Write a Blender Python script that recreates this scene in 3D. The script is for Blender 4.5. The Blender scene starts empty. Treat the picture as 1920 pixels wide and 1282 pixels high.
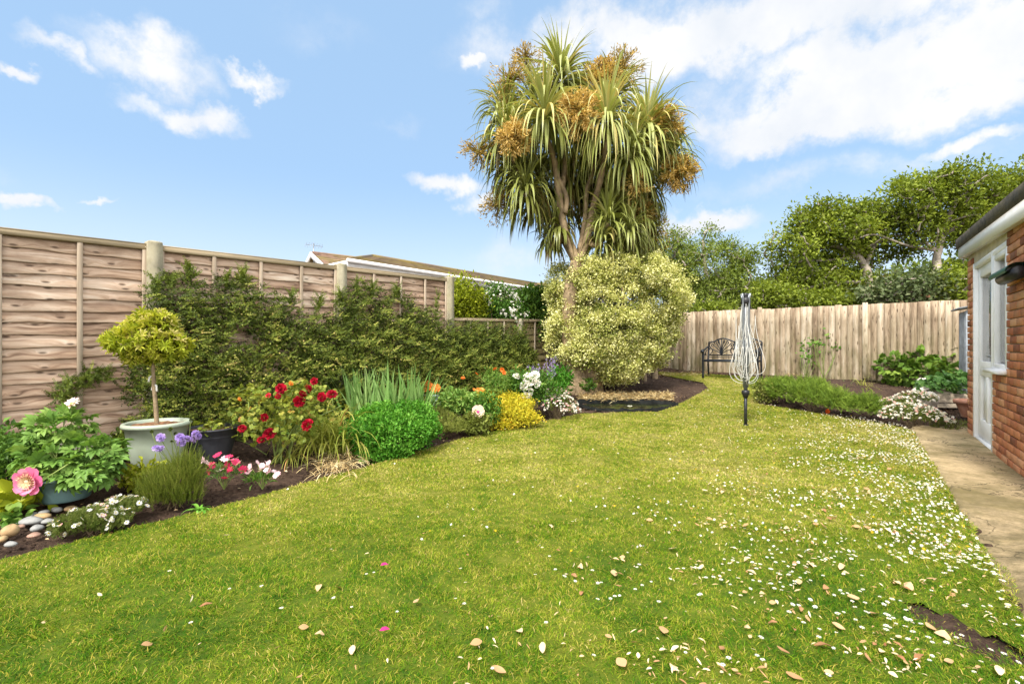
import bpy, math, random
import numpy as np
from math import sin, cos, pi, radians, sqrt, atan2

random.seed(7)
R = np.random.default_rng(7)
S = bpy.context.scene
COL = S.collection

# ------------------------------------------------------------------ camera
CAMZ = 1.10
F = 887.0            # focal length in photo pixels (1920 wide)
CX, HY = 960.0, 650.0
cam_d = bpy.data.cameras.new('camera')
cam = bpy.data.objects.new('camera', cam_d); COL.objects.link(cam)
cam_d.sensor_width = 36.0; cam_d.lens = 36.0 * F / 1920.0
cam_d.shift_y = 9.0 / 1920.0
cam_d.clip_start = 0.05; cam_d.clip_end = 2000
cam.location = (0, 0, CAMZ); cam.rotation_euler = (pi / 2, 0, 0)
S.camera = cam

# ------------------------------------------------------------------ sky + sun
SUN_EL, SUN_AZ = radians(50), radians(207)      # azimuth measured clockwise from +Y
SUN_STRENGTH = 2.7
EXPOSURE = 1.05
S.view_settings.view_transform = 'Standard'; S.view_settings.look = 'None'
S.view_settings.exposure = EXPOSURE; S.view_settings.gamma = 1
W = bpy.data.worlds.new('World'); S.world = W; W.use_nodes = True


class NT:
    """tiny helper to write node trees"""
    def __init__(s, tree): s.t = tree; s.t.nodes.clear()
    def n(s, typ, **kw):
        nd = s.t.nodes.new(typ)
        for k, v in kw.items():
            if k.startswith('_'): nd.inputs[int(k[1:])].default_value = v
            else: setattr(nd, k, v)
        return nd
    def l(s, a, b): s.t.links.new(a, b)
    def math(s, op, a, b=None, c=None, clamp=False):
        nd = s.t.nodes.new('ShaderNodeMath'); nd.operation = op; nd.use_clamp = clamp
        for i, v in enumerate((a, b, c)):
            if v is None: continue
            if isinstance(v, (int, float)): nd.inputs[i].default_value = v
            else: s.l(v, nd.inputs[i])
        return nd.outputs[0]
    def vmath(s, op, a, b=None):
        nd = s.t.nodes.new('ShaderNodeVectorMath'); nd.operation = op
        for i, v in enumerate((a, b)):
            if v is None: continue
            if isinstance(v, (tuple, list)): nd.inputs[i].default_value = v
            else: s.l(v, nd.inputs[i])
        return nd
    def mix(s, fac, a, b, blend='MIX'):
        nd = s.t.nodes.new('ShaderNodeMix'); nd.data_type = 'RGBA'; nd.blend_type = blend
        for i, v in ((0, fac), (6, a), (7, b)):
            if isinstance(v, (int, float)): nd.inputs[i].default_value = v
            elif isinstance(v, (tuple, list)): nd.inputs[i].default_value = (*v[:3], 1)
            else: s.l(v, nd.inputs[i])
        return nd.outputs[2]
    def ramp(s, fac, stops, interp='LINEAR'):
        nd = s.t.nodes.new('ShaderNodeValToRGB'); cr = nd.color_ramp; cr.interpolation = interp
        while len(cr.elements) < len(stops): cr.elements.new(.5)
        for e, (p, c) in zip(cr.elements, stops):
            e.position = p; e.color = (*c[:3], 1) if len(c) >= 3 else (c[0],) * 3 + (1,)
        s.l(fac, nd.inputs[0]); return nd.outputs[0]
    def noise(s, vec, scale, detail=4, rough=.55, out=0, dist=0):
        nd = s.t.nodes.new('ShaderNodeTexNoise'); nd.inputs['Scale'].default_value = scale
        nd.inputs['Detail'].default_value = detail; nd.inputs['Roughness'].default_value = rough
        nd.inputs['Distortion'].default_value = dist
        if vec is not None: s.l(vec, nd.inputs['Vector'])
        return nd.outputs[out]


def pdir(px, py):
    v = np.array([(px - CX) / F, 1.0, (HY - py) / F]); return v / np.linalg.norm(v), 1.0 / np.linalg.norm(v)


def build_world():
    t = NT(W.node_tree)
    sky = t.n('ShaderNodeTexSky', sky_type='NISHITA')
    sky.sun_disc = False; sky.sun_elevation = SUN_EL; sky.sun_rotation = SUN_AZ
    sky.air_density = 1.0; sky.dust_density = 0.35; sky.ozone_density = 2.4; sky.altitude = 50
    tc = t.n('ShaderNodeTexCoord')
    d = tc.outputs['Generated']
    n1 = t.noise(d, 7.0, 6, .6, out=1)
    n2 = t.noise(d, 3.2, 2, .5, out=1)
    w1 = t.vmath('SCALE', t.vmath('SUBTRACT', n1, (.5, .5, .5)).outputs[0]); w1.inputs[3].default_value = .16
    w2 = t.vmath('SCALE', t.vmath('SUBTRACT', n2, (.5, .5, .5)).outputs[0]); w2.inputs[3].default_value = .07
    p = t.vmath('ADD', t.vmath('ADD', d, w1.outputs[0]).outputs[0], w2.outputs[0]).outputs[0]
    blobs = [(1450, 22, 540, 70, 1.25), (1720, 92, 360, 78, 1.3), (1260, 20, 260, 30, .75), (1640, 155, 320, 58, 1.3),
             (1520, 228, 180, 48, 1.3), (1790, 185, 190, 40, .9), (1800, 262, 95, 20, 1), (1880, 80, 130, 90, 1),
             (300, 95, 100, 34, .75), (350, 178, 95, 26, .85), (215, 70, 90, 30, .5), (115, 72, 70, 18, .6), (480, 132, 66, 15, .8),
             (895, 115, 34, 15, .95), (828, 355, 74, 24, 1), (900, 385, 50, 15, .7), (32, 362, 50, 17, 1), (10, 102, 34, 15, .8),
             (1320, 416, 100, 26, 1), (200, 357, 32, 6, .6), (268, 448, 22, 10, .6), (1305, 238, 50, 34, .6),
             (965, 490, 130, 40, .35), (900, 25, 60, 22, .3), (600, 60, 140, 30, .16), (1600, 320, 300, 30, .35), (740, 225, 60, 14, .2),
             (-500, 200, 300, 60, .9), (2500, 250, 400, 90, .9)]
    dens = None
    for px, py, rx, ry, op in blobs:
        c, f = pdir(px, py)
        q = t.vmath('SUBTRACT', p, tuple(c))
        q = t.vmath('MULTIPLY', q.outputs[0], (F / rx / f, F / rx / f, F / ry / f))
        L = t.vmath('LENGTH', q.outputs[0]).outputs[1]
        m = t.math('SUBTRACT', 1.35, L, clamp=False)
        m = t.math('MULTIPLY', t.math('MULTIPLY', m, .95, clamp=True), op)
        dens = m if dens is None else t.math('MAXIMUM', dens, m)
    # broad unseen cloud cover behind and above, added as soft fill light
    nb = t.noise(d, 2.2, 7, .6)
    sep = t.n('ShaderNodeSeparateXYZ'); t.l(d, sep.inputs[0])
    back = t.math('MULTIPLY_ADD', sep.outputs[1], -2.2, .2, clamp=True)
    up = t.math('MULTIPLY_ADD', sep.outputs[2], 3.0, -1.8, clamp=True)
    fill_cov = t.math('MULTIPLY', t.math('MAXIMUM', back, up), t.math('MULTIPLY_ADD', nb, 5, -1.7, clamp=True))
    dens = t.math('MAXIMUM', dens, fill_cov)
    nf = t.noise(d, 11, 8, .66)
    dens = t.math('MULTIPLY', dens, t.math('MULTIPLY_ADD', nf, 3.0, -.45))
    mr = t.n('ShaderNodeMapRange', interpolation_type='SMOOTHSTEP')
    mr.inputs[1].default_value = .04; mr.inputs[2].default_value = .92
    t.l(dens, mr.inputs[0])
    g = t.noise(d, 5, 5, .6)
    ccol = t.ramp(g, [(.3, (5.9, 6.35, 7.0)), (.62, (7.6, 7.6, 7.65))])
    ccol = t.mix(t.math('MAXIMUM', back, up), ccol, (22, 21.5, 21))  # unseen clouds made far brighter than the visible ones, for fill
    skyc = t.mix(.62, sky.outputs[0], (4.2, 6.4, 9.2))     # thin veil of bright air, as in the photo
    low = t.n('ShaderNodeMapRange', interpolation_type='SMOOTHSTEP'); low.inputs[1].default_value = .34; low.inputs[2].default_value = -.02
    t.l(sep.outputs[2], low.inputs[0]); skyc = t.mix(t.math('MULTIPLY', low.outputs[0], .85), skyc, (6.9, 7.7, 8.3))
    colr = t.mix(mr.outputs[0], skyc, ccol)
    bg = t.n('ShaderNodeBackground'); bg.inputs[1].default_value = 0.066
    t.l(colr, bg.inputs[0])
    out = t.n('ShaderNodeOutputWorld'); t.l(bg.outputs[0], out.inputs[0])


build_world()
sun_d = bpy.data.lights.new('sun', 'SUN'); sun = bpy.data.objects.new('sun', sun_d); COL.objects.link(sun)
sun_d.energy = SUN_STRENGTH; sun_d.angle = radians(10.0); sun_d.color = (1.0, .95, .86)
sun.rotation_euler = (pi / 2 - SUN_EL, 0, -SUN_AZ + pi)
sun.rotation_euler = (radians(90) - SUN_EL, 0, pi - SUN_AZ)
S.cycles.max_bounces = 8; S.cycles.diffuse_bounces = 3; S.cycles.transparent_max_bounces = 6

# ------------------------------------------------------------------ terrain maths
_gx = np.array([-50, 4.5, 6.0, 7.0, 9.0, 11.0, 13.0, 16, 200.]); _gz = np.array([0, 0, .01, .05, .20, .37, .48, .5, .5])


def sstep(a, b, x):
    t = np.clip((x - a) / (b - a), 0, 1); return t * t * (3 - 2 * t)


def ground(x, y):
    """height of the garden ground: rises to the back and towards the left fence"""
    x = np.asarray(x, float); y = np.asarray(y, float)
    z = (np.interp(y - .4, _gx, _gz) + np.interp(y, _gx, _gz) + np.interp(y + .4, _gx, _gz)) / 3
    d = (x + 7 - .737 * y) * .805
    z = z + .13 * sstep(1.95, .5, d)
    z = z + .006 * np.sin(x * 1.7 + y) * np.sin(y * 1.3)
    return z


def G(px, py):
    """ground point seen at a photo pixel"""
    y = CAMZ * F / max(py - HY, 20)
    for _ in range(60):
        x = (px - CX) / F * y
        y2 = (CAMZ - float(ground(x, y))) * F / (py - HY)
        y = .5 * y + .5 * y2
    x = (px - CX) / F * y
    return np.array([x, y, float(ground(x, y))])


def P3(px, py, Y):
    return np.array([(px - CX) / F * Y, Y, CAMZ + (HY - py) / F * Y])


def pn(P, freq, seed=0, octv=3):
    """cheap smooth pseudo noise in about -1..1"""
    r = np.random.default_rng(seed); P = np.asarray(P, float); out = np.zeros(P.shape[:-1]); amp = 1; tot = 0
    for o in range(octv):
        for k in range(4):
            v = r.normal(size=P.shape[-1]); v /= np.linalg.norm(v)
            out += amp * np.sin((P @ v) * freq * (1 + .5 * r.random()) * 2 + r.random() * 6.28)
        tot += amp * 2.2; amp *= .55; freq *= 2.1
    return out / tot


# ------------------------------------------------------------------ mesh helpers
ORG = {}


class Acc:
    def __init__(s): s.v = []; s.f = {3: [], 4: []}; s.m = {3: [], 4: []}; s.t = []; s.n = 0
    def add(s, V, faces, tint=0.5, mi=0):
        V = np.asarray(V, float).reshape(-1, 3); k = len(V)
        s.v.append(V); s.t.append(np.broadcast_to(np.asarray(tint, float), (k,)).copy())
        for fa in faces:
            fa = np.asarray(fa, np.int64)
            if fa.ndim == 1: fa = fa[None]
            if fa.size == 0: continue
            w = fa.shape[1]; s.f[w].append(fa + s.n); s.m[w].append(np.full(len(fa), mi))
        s.n += k; return s
    def build(s, name, mats, parent=None, smooth=False, loc=None):
        me = bpy.data.meshes.new(name)
        V = np.concatenate(s.v) if s.v else np.zeros((0, 3))
        org = np.zeros(3)
        if parent is not None: org = np.array(ORG.get(parent.name, (0, 0, 0)))
        elif loc is not None: org = np.array(loc, float)
        V = V - org
        fs = []; ms = []; ls = []
        for w in (3, 4):
            if s.f[w]:
                A = np.concatenate(s.f[w]); fs.append(A.ravel()); ms.append(np.concatenate(s.m[w])); ls.append(np.full(len(A), w))
        F_ = np.concatenate(fs); M_ = np.concatenate(ms); L_ = np.concatenate(ls)
        me.vertices.add(len(V)); me.vertices.foreach_set('co', V.ravel())
        me.loops.add(len(F_)); me.loops.foreach_set('vertex_index', F_.astype(np.int32))
        me.polygons.add(len(L_))
        st = np.concatenate([[0], np.cumsum(L_)[:-1]]).astype(np.int32)
        me.polygons.foreach_set('loop_start', st); me.polygons.foreach_set('loop_total', L_.astype(np.int32))
        me.polygons.foreach_set('material_index', M_.astype(np.int32))
        if smooth: me.polygons.foreach_set('use_smooth', np.ones(len(L_), bool))
        a = me.attributes.new('tint', 'FLOAT', 'POINT'); a.data.foreach_set('value', np.concatenate(s.t).astype(np.float32))
        for m in (mats if isinstance(mats, (list, tuple)) else [mats]): me.materials.append(m)
        me.update(calc_edges=True); me.validate()
        o = bpy.data.objects.new(name, me); COL.objects.link(o)
        if parent is not None: o.parent = parent; ORG[o.name] = ORG.get(parent.name, (0, 0, 0))
        elif loc is not None: o.location = loc; ORG[o.name] = tuple(loc)
        return o


def thing(name, label, cat, loc=(0, 0, 0), rz=0, group=None, local=False):
    o = bpy.data.objects.new(name, None); COL.objects.link(o); o.empty_display_size = .1
    o.location = tuple(float(c) for c in loc); o.rotation_euler = (0, 0, rz); o['label'] = label; o['category'] = cat
    if group: o['group'] = group
    ORG[o.name] = (0, 0, 0) if local else tuple(float(c) for c in loc)
    return o


def tag(o, label=None, cat=None, group=None, kind=None):
    if label: o['label'] = label
    if cat: o['category'] = cat
    if group: o['group'] = group
    if kind: o['kind'] = kind
    return o


def nrm(v):
    v = np.asarray(v, float); return v / np.maximum(np.linalg.norm(v, axis=-1, keepdims=True), 1e-9)


def scatter(acc, T, P, D, N, sx, sy, sz, tint, mi=0):
    """place template T=(V, faces, per vertex tint offset) at every P; y of T runs along D, z along N"""
    V, Fs, TT = T
    P = np.atleast_2d(P); n = len(P)
    if n == 0: return
    D = nrm(np.broadcast_to(D, (n, 3))); N = np.broadcast_to(N, (n, 3)); N = nrm(N - (N * D).sum(-1, keepdims=True) * D)
    X = np.cross(D, N)
    sx, sy, sz = [np.broadcast_to(np.asarray(q, float), (n,))[:, None, None] for q in (sx, sy, sz)]
    vv = P[:, None] + X[:, None] * (V[None, :, 0:1] * sx) + D[:, None] * (V[None, :, 1:2] * sy) + N[:, None] * (V[None, :, 2:3] * sz)
    k = len(V); off = (np.arange(n) * k)[:, None, None]
    fl = [(np.asarray(f)[None] + off).reshape(-1, np.asarray(f).shape[1]) for f in Fs]
    tt = (np.broadcast_to(np.asarray(tint, float), (n,))[:, None] + TT[None]).ravel()
    acc.add(vv.reshape(-1, 3), fl, tt, mi)


def T_(V, Fs, TT=None):
    V = np.array(V, float); return (V, [np.array(f) for f in Fs], np.zeros(len(V)) if TT is None else np.array(TT, float))


LEAF = T_([(0, 0, 0), (.5, .48, .14), (0, 1, -.08), (-.5, .48, .14)], [[[0, 1, 2], [0, 2, 3]]])
LEAF8 = T_([(0, 0, 0), (0, .35, -.03), (0, .7, -.04), (0, 1, -.16), (.44, .3, .1), (.4, .66, .06), (-.44, .3, .1), (-.4, .66, .06)],
           [[[0, 4, 1], [0, 1, 6], [2, 5, 3], [2, 3, 7]], [[1, 4, 5, 2], [1, 2, 7, 6]]])


def merge(*Ts):
    V = []; f3 = []; f4 = []; tt = []; n = 0
    for v, fs, t in Ts:
        V.append(v); tt.append(t)
        for f in fs: (f3 if f.shape[1] == 3 else f4).append(f + n)
        n += len(v)
    fs = []
    if f3: fs.append(np.concatenate(f3))
    if f4: fs.append(np.concatenate(f4))
    return (np.concatenate(V), fs, np.concatenate(tt))


def temp_from(acc):
    V = np.concatenate(acc.v); fs = [np.concatenate(acc.f[w]) for w in (3, 4) if acc.f[w]]
    return (V, fs, np.concatenate(acc.t))


PETAL = T_([(0, 0, 0), (0, .35, -.03), (0, .7, -.03), (0, 1, -.02), (.26, .28, .03), (.5, .66, .03), (.34, .95, .02), (-.26, .28, .03), (-.5, .66, .03), (-.34, .95, .02)],
           [[[0, 4, 1], [0, 1, 7]], [[1, 4, 5, 2], [2, 5, 6, 3], [1, 2, 8, 7], [2, 3, 9, 8]]])


CRUMB = T_([(0, 0, .5), (.5, 0, 0), (0, .5, .05), (-.5, 0, -.05), (0, -.5, 0), (0, 0, -.4)], [[[0, 1, 2], [0, 2, 3], [0, 3, 4], [0, 4, 1], [5, 2, 1], [5, 3, 2], [5, 4, 3], [5, 1, 4]]])


def spray(n=18, rnd=0, width=.34, leafl=.15, leafw=.1, up=.05):
    """a twig with two ranks of leaves, unit length"""
    r = np.random.default_rng(rnd); a = Acc()
    t = np.linspace(.05, 1, n); side = np.where(np.arange(n) % 2, 1, -1)
    P = np.c_[np.sin(t * 3) * .03, t, .05 * np.sin(t * 2.5)]
    D = np.c_[side * (width / .34) + r.normal(0, .15, n), .6 + r.normal(0, .2, n), r.normal(.1, .25, n)]
    N = np.c_[r.normal(0, .35, n), r.normal(0, .35, n), np.ones(n)]
    L = leafl * (1.15 - .5 * t) * r.uniform(.75, 1.25, n)
    scatter(a, LEAF, P, D, N, L * leafw / leafl, L, L, r.normal(0, .07, n) + t * .12)
    # stem
    k = 4; w = .008
    V = []; 
    for i in range(k + 1):
        q = i / k; V += [(np.sin(q * 3) * .03 - w * (1.2 - q), q, .05 * np.sin(q * 2.5)), (np.sin(q * 3) * .03 + w * (1.2 - q), q, .05 * np.sin(q * 2.5))]
    a.add(V, [[[2 * i, 2 * i + 1, 2 * i + 3, 2 * i + 2] for i in range(k)]], -.4)
    return temp_from(a)


def compound(nl=5, rnd=0, lw=.36, ll=.55, tmpl=None):
    """leaf made of leaflets fanned round a stalk tip, unit length"""
    r = np.random.default_rng(rnd); a = Acc()
    ang = np.linspace(-1.25, 1.25, nl)
    P = np.c_[np.sin(ang) * .03, .42 + .03 * np.cos(ang), np.zeros(nl)]
    D = np.c_[np.sin(ang), np.cos(ang), r.normal(-.12, .1, nl)]
    N = np.c_[r.normal(0, .2, nl), r.normal(0, .2, nl), np.ones(nl)]
    L = ll * (1 - .25 * np.abs(ang) / 1.25)
    scatter(a, tmpl or LEAF8, P, D, N, L * lw / ll, L, L, r.normal(0, .04, nl))
    a.add([(-.012, 0, 0), (.012, 0, 0), (.008, .45, 0), (-.008, .45, 0)], [[[0, 1, 2, 3]]], -.15)
    return temp_from(a)


def flower(np_=8, pl=.5, pw=.3, cup=.2, ctr=.12, tp=.0, tc=-1.0, rings=1, rnd=0):
    """disc flower lying in xy facing z: petals tint tp, centre tint tc"""
    r = np.random.default_rng(rnd); a = Acc()
    for k in range(rings):
        n = max(3, np_ - k); ang = np.arange(n) * 2 * pi / n + k * .4 + r.normal(0, .06, n)
        c = cup + k * .45
        P = np.c_[np.cos(ang), np.sin(ang), np.zeros(n)] * .04
        D = np.c_[np.cos(ang), np.sin(ang), np.full(n, c) + r.normal(0, .05, n)]
        N = np.c_[-np.cos(ang) * c, -np.sin(ang) * c, np.ones(n)]
        L = pl * (1 - .2 * k) * r.uniform(.9, 1.08, n)
        scatter(a, PETAL if pw > .22 else LEAF8, P, D, N, pw * (1 - .1 * k), L, L * .8, tp + r.normal(0, .03, n) - .05 * k)
    if ctr:
        n = 7; ang = np.arange(n) * 2 * pi / n
        V = np.r_[np.c_[np.cos(ang) * ctr, np.sin(ang) * ctr, np.full(n, .05)], [[0, 0, ctr * .8 + .05]]]
        a.add(V, [[[i, (i + 1) % n, n] for i in range(n)]], tc)
    return temp_from(a)


def ball_flower(rnd=0, tp=.5, spread=.12, n=26):
    """double bloom: petals wrapped round a ball, unit radius .5"""
    r = np.random.default_rng(rnd); a = Acc()
    for k, (el, cnt, rad) in enumerate(((-.3, 7, .30), (.1, 8, .36), (.5, 7, .30), (.9, 5, .2), (1.25, 4, .1))):
        ang = np.arange(cnt) * 2 * pi / cnt + k * .7 + r.normal(0, .1, cnt)
        P = np.c_[np.cos(ang) * rad * .45, np.sin(ang) * rad * .45, np.full(cnt, -.18 + .05 * k)]
        D = np.c_[np.cos(ang) * cos(el), np.sin(ang) * cos(el), np.full(cnt, sin(el) + .15)]
        N = np.c_[-np.cos(ang) * .6, -np.sin(ang) * .6, np.full(cnt, .8)]
        scatter(a, PETAL, P, D, N, .42 - .04 * k, .5 - .04 * k, .45, tp + r.normal(0, spread, cnt) - .06 * k)
    a.add(CRUMB[0] * [.55, .55, .6] + [0, 0, .08], CRUMB[1], tp - .12)
    return temp_from(a)


def tube(acc, pts, rad, n=8, tint=.5, mi=0, cap=True, jit=0):
    pts = np.asarray(pts, float); m = len(pts); rad = np.broadcast_to(np.asarray(rad, float), (m,))
    d = np.gradient(pts, axis=0); d = nrm(d)
    ref = np.array([0, 0, 1.]) if abs(d[0][2]) < .9 else np.array([1., 0, 0])
    u = nrm(np.cross(d[0], ref)); us = []
    for i in range(m):
        u = nrm(u - (u @ d[i]) * d[i]); us.append(u)
    us = np.array(us); vs = np.cross(d, us)
    ang = np.arange(n) * 2 * pi / n
    rr = rad[:, None] * np.ones(n)[None]
    if jit: rr = rr * (1 + R.normal(0, jit, (m, n)))
    V = pts[:, None] + us[:, None] * (np.cos(ang) * rr)[..., None] + vs[:, None] * (np.sin(ang) * rr)[..., None]
    V = V.reshape(-1, 3)
    i = np.arange(m - 1)[:, None] * n; j = np.arange(n)[None]; j2 = (j + 1) % n
    Q = np.stack([i + j, i + j2, i + n + j2, i + n + j], -1).reshape(-1, 4)
    fs = [Q]; tt = np.repeat(np.broadcast_to(np.asarray(tint, float), (m,)), n)
    if cap:
        V = np.r_[V, pts[:1], pts[-1:]]; tt = np.r_[tt, tt[:1], tt[-1:]]
        c0, c1 = m * n, m * n + 1
        fs.append(np.array([[(k + 1) % n, k, c0] for k in range(n)] + [[(m - 1) * n + k, (m - 1) * n + (k + 1) % n, c1] for k in range(n)]))
    acc.add(V, fs, tt, mi)


def smooth_path(pts, k=6):
    pts = np.asarray(pts, float)
    if len(pts) < 3: return pts
    P = np.r_[[2 * pts[0] - pts[1]], pts, [2 * pts[-1] - pts[-2]]]; out = []
    for i in range(1, len(P) - 2):
        for q in range(k):
            t = q / k
            out.append(.5 * ((2 * P[i]) + (-P[i - 1] + P[i + 1]) * t + (2 * P[i - 1] - 5 * P[i] + 4 * P[i + 1] - P[i + 2]) * t * t + (-P[i - 1] + 3 * P[i] - 3 * P[i + 1] + P[i + 2]) * t ** 3))
    out.append(pts[-1]); return np.array(out)


def box(acc, c, s, tint=.5, mi=0, rz=0, bev=0.0, shear=0):
    """box centre c size s; bev>0 chamfers the vertical section corners along x"""
    c = np.array(c, float); hx, hy, hz = np.array(s, float) / 2
    if bev <= 0:
        V = np.array([(x, y, z) for x in (-hx, hx) for y in (-hy, hy) for z in (-hz, hz)])
        fs = [[[0, 1, 3, 2], [4, 6, 7, 5], [0, 4, 5, 1], [2, 3, 7, 6], [0, 2, 6, 4], [1, 5, 7, 3]]]
    else:
        b = min(bev, hx * .9, hy * .9, hz * .9)
        V = []; 
        for sx in (-1, 1):
            for sy in (-1, 1):
                for sz in (-1, 1):
                    V += [(sx * hx, sy * (hy - b), sz * (hz - b)), (sx * (hx - b), sy * hy, sz * (hz - b)), (sx * (hx - b), sy * (hy - b), sz * hz)]
        V = np.array(V)
        def ix(sx, sy, sz, k): return (((sx > 0) * 4 + (sy > 0) * 2 + (sz > 0)) * 3) + k
        q = []; t3 = []
        for s_ in (-1, 1):
            o = [(-1, -1), (1, -1), (1, 1), (-1, 1)]
            if s_ < 0: o = o[::-1]
            q.append([ix(s_, a, b_, 0) for a, b_ in o])
            q.append([ix(b_, s_, a, 1) for a, b_ in o])
            q.append([ix(a, b_, s_, 2) for a, b_ in o])
        for a in (-1, 1):
            for b_ in (-1, 1):
                e = [ix(-1, a, b_, 1), ix(1, a, b_, 1), ix(1, a, b_, 2), ix(-1, a, b_, 2)]; q.append(e if a * b_ < 0 else e[::-1])
                e = [ix(a, -1, b_, 0), ix(a, 1, b_, 0), ix(a, 1, b_, 2), ix(a, -1, b_, 2)]; q.append(e if a * b_ > 0 else e[::-1])
                e = [ix(a, b_, -1, 0), ix(a, b_, 1, 0), ix(a, b_, 1, 1), ix(a, b_, -1, 1)]; q.append(e if a * b_ < 0 else e[::-1])
                for d in (-1, 1):
                    e = [ix(a, b_, d, 0), ix(a, b_, d, 1), ix(a, b_, d, 2)]; t3.append(e if a * b_ * d > 0 else e[::-1])
        fs = [q, t3]
    if rz:
        cr, sr = cos(rz), sin(rz); V = np.c_[V[:, 0] * cr - V[:, 1] * sr, V[:, 0] * sr + V[:, 1] * cr, V[:, 2]]
    V = V + c
    if shear: V[:, 2] += shear * V[:, 0]
    acc.add(V, fs, tint, mi)


def lathe(acc, c, prof, n=32, tint=.5, mi=0, wob=0):
    """profile list of (r, z) turned about the vertical through c"""
    c = np.asarray(c, float); m = len(prof); ang = np.arange(n) * 2 * pi / n
    V = []
    for r, z in prof:
        V += [(c[0] + r * cos(a) * (1 + wob * sin(2 * a)), c[1] + r * sin(a), c[2] + z) for a in ang]
    i = np.arange(m - 1)[:, None] * n; j = np.arange(n)[None]; j2 = (j + 1) % n
    Q = np.stack([i + j, i + j2, i + n + j2, i + n + j], -1).reshape(-1, 4)
    acc.add(V, [Q], tint, mi)


def strap(acc, P, D, L, Wd, droop, nseg=6, tint=.5, mi=0, taper=1.0, fold=0.0):
    """long arching leaves: start at P in direction D, bending down"""
    P = np.atleast_2d(P); n = len(P); D = nrm(np.broadcast_to(D, (n, 3)))
    L = np.broadcast_to(L, (n,)); Wd = np.broadcast_to(Wd, (n,)); droop = np.broadcast_to(droop, (n,))
    tint = np.broadcast_to(tint, (n,))
    side = nrm(np.cross(D, np.array([0, 0, 1.])) + R.normal(0, .12, (n, 3)) + 1e-6)
    pts = [P.copy()]; d = D.copy(); st = (L / nseg)[:, None]
    for i in range(nseg):
        pts.append(pts[-1] + d * st)
        d = nrm(d + np.array([0, 0, -1.]) * (droop / nseg * (1 + i * .25))[:, None])
    pts = np.stack(pts, 1)
    t = np.linspace(0, 1, nseg + 1)
    w = np.minimum(.45 + 2.2 * t, 1) * np.clip((1 - t) * 2.1, .02, 1) ** taper
    off = side[:, None] * (w[None, :, None] * Wd[:, None, None] * .5)
    V = np.stack([pts - off, pts + off], 2).reshape(n, -1, 3)
    k = 2 * (nseg + 1); q = np.array([[2 * i, 2 * i + 1, 2 * i + 3, 2 * i + 2] for i in range(nseg)])
    Q = (q[None] + (np.arange(n) * k)[:, None, None]).reshape(-1, 4)
    tt = (tint[:, None] + np.repeat(t, 2)[None] * .12).ravel()
    acc.add(V.reshape(-1, 3), [Q], tt, mi)


def rdir(n, zmin=-1.0):
    v = nrm(R.normal(size=(n, 3)));
    if zmin > -1: v[:, 2] = np.abs(v[:, 2]) * (1 - 0) + 0 if zmin >= 0 else np.where(v[:, 2] < zmin, -v[:, 2], v[:, 2])
    return v


def blob_pts(blobs, n, shell=.7, noise=.2, freq=3.0, seed=0, zmin=-1.0):
    """points near the surface of a union of ellipsoids (x,y,z,rx,ry,rz); returns P, outward"""
    B = np.array(blobs, float); w = (B[:, 3] * B[:, 5] + B[:, 3] * B[:, 4] + B[:, 4] * B[:, 5]); w = w / w.sum()
    PP = []; OO = []; got = 0
    while got < n:
        k = int((n - got) * 1.6) + 50
        i = R.choice(len(B), k, p=w); d = rdir(k, zmin)
        rr = (shell + (1 - shell) * R.random(k) ** .6)
        p = B[i, :3] + d * B[i, 3:6] * rr[:, None]
        p = p + d * B[i, 3:6] * (pn(p, freq, seed, 2) * noise)[:, None]
        keep = np.ones(k, bool)
        for j in range(len(B)):
            q = ((p - B[j, :3]) / B[j, 3:6]); keep &= (np.linalg.norm(q, axis=1) > shell * .85) | (i == j)
        PP.append(p[keep]); OO.append(nrm(d[keep] / B[i[keep], 3:6])); got += keep.sum()
    return np.concatenate(PP)[:n], np.concatenate(OO)[:n]


def foliage(acc, P, O, T, size, ratio=.5, tint=.5, tvar=.15, up=.4, rand=.7, mi=0):
    n = len(P)
    D = nrm(O + R.normal(0, rand, (n, 3)) + np.array([0, 0, up])); N = nrm(R.normal(0, .6, (n, 3)) + O * .5 + np.array([0, 0, .9]))
    L = size * R.uniform(.65, 1.3, n)
    scatter(acc, T, P, D, N, L * ratio, L, L, tint + R.normal(0, tvar, n), mi)


def clump_foliage(acc, C, O, per, spread, T, size, ratio, tint=.5, tvar=.12, cvar=.12, up=.4, rand=.9):
    n = len(C); idx = np.repeat(np.arange(n), per)
    off = R.normal(0, 1, (len(idx), 3)) * spread * np.array([1, 1, .75])
    ct = R.normal(0, cvar, n)
    P = C[idx] + off; OO = nrm(O[idx] * .6 + nrm(off))
    foliage(acc, P, OO, T, size, ratio, tint + ct[idx], tvar, up, rand)


def twigs(acc, skel, targets, r0=.02, r1=.005, n=5, tint=.5, sag=.1, grow=True):
    """connect each target to the nearest skeleton point by a bent branch"""
    sk = np.array(skel, float)
    base = sk.mean(0)
    order = np.argsort(np.linalg.norm(targets - sk[0], axis=1))
    for i in order:
        t = targets[i]; dd = np.linalg.norm(sk - t, axis=1) + .35 * np.maximum(0, sk[:, 2] - t[2])
        j = int(np.argmin(dd)); a = sk[j]; L = np.linalg.norm(t - a)
        if L < .04: continue
        mid1 = a + (t - a) * .35 + R.normal(0, .09, 3) * L + np.array([0, 0, sag * L]); mid2 = a + (t - a) * .7 + R.normal(0, .08, 3) * L + np.array([0, 0, sag * L])
        pth = smooth_path([a, mid1, mid2, t], 3)
        rr = np.linspace(r0 * (.5 + min(L, 1.2) * .5), r1, len(pth))
        tube(acc, pth, rr, n, tint + R.normal(0, .1), cap=False)
        if grow: sk = np.r_[sk, pth[2:]]
    return sk


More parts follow.
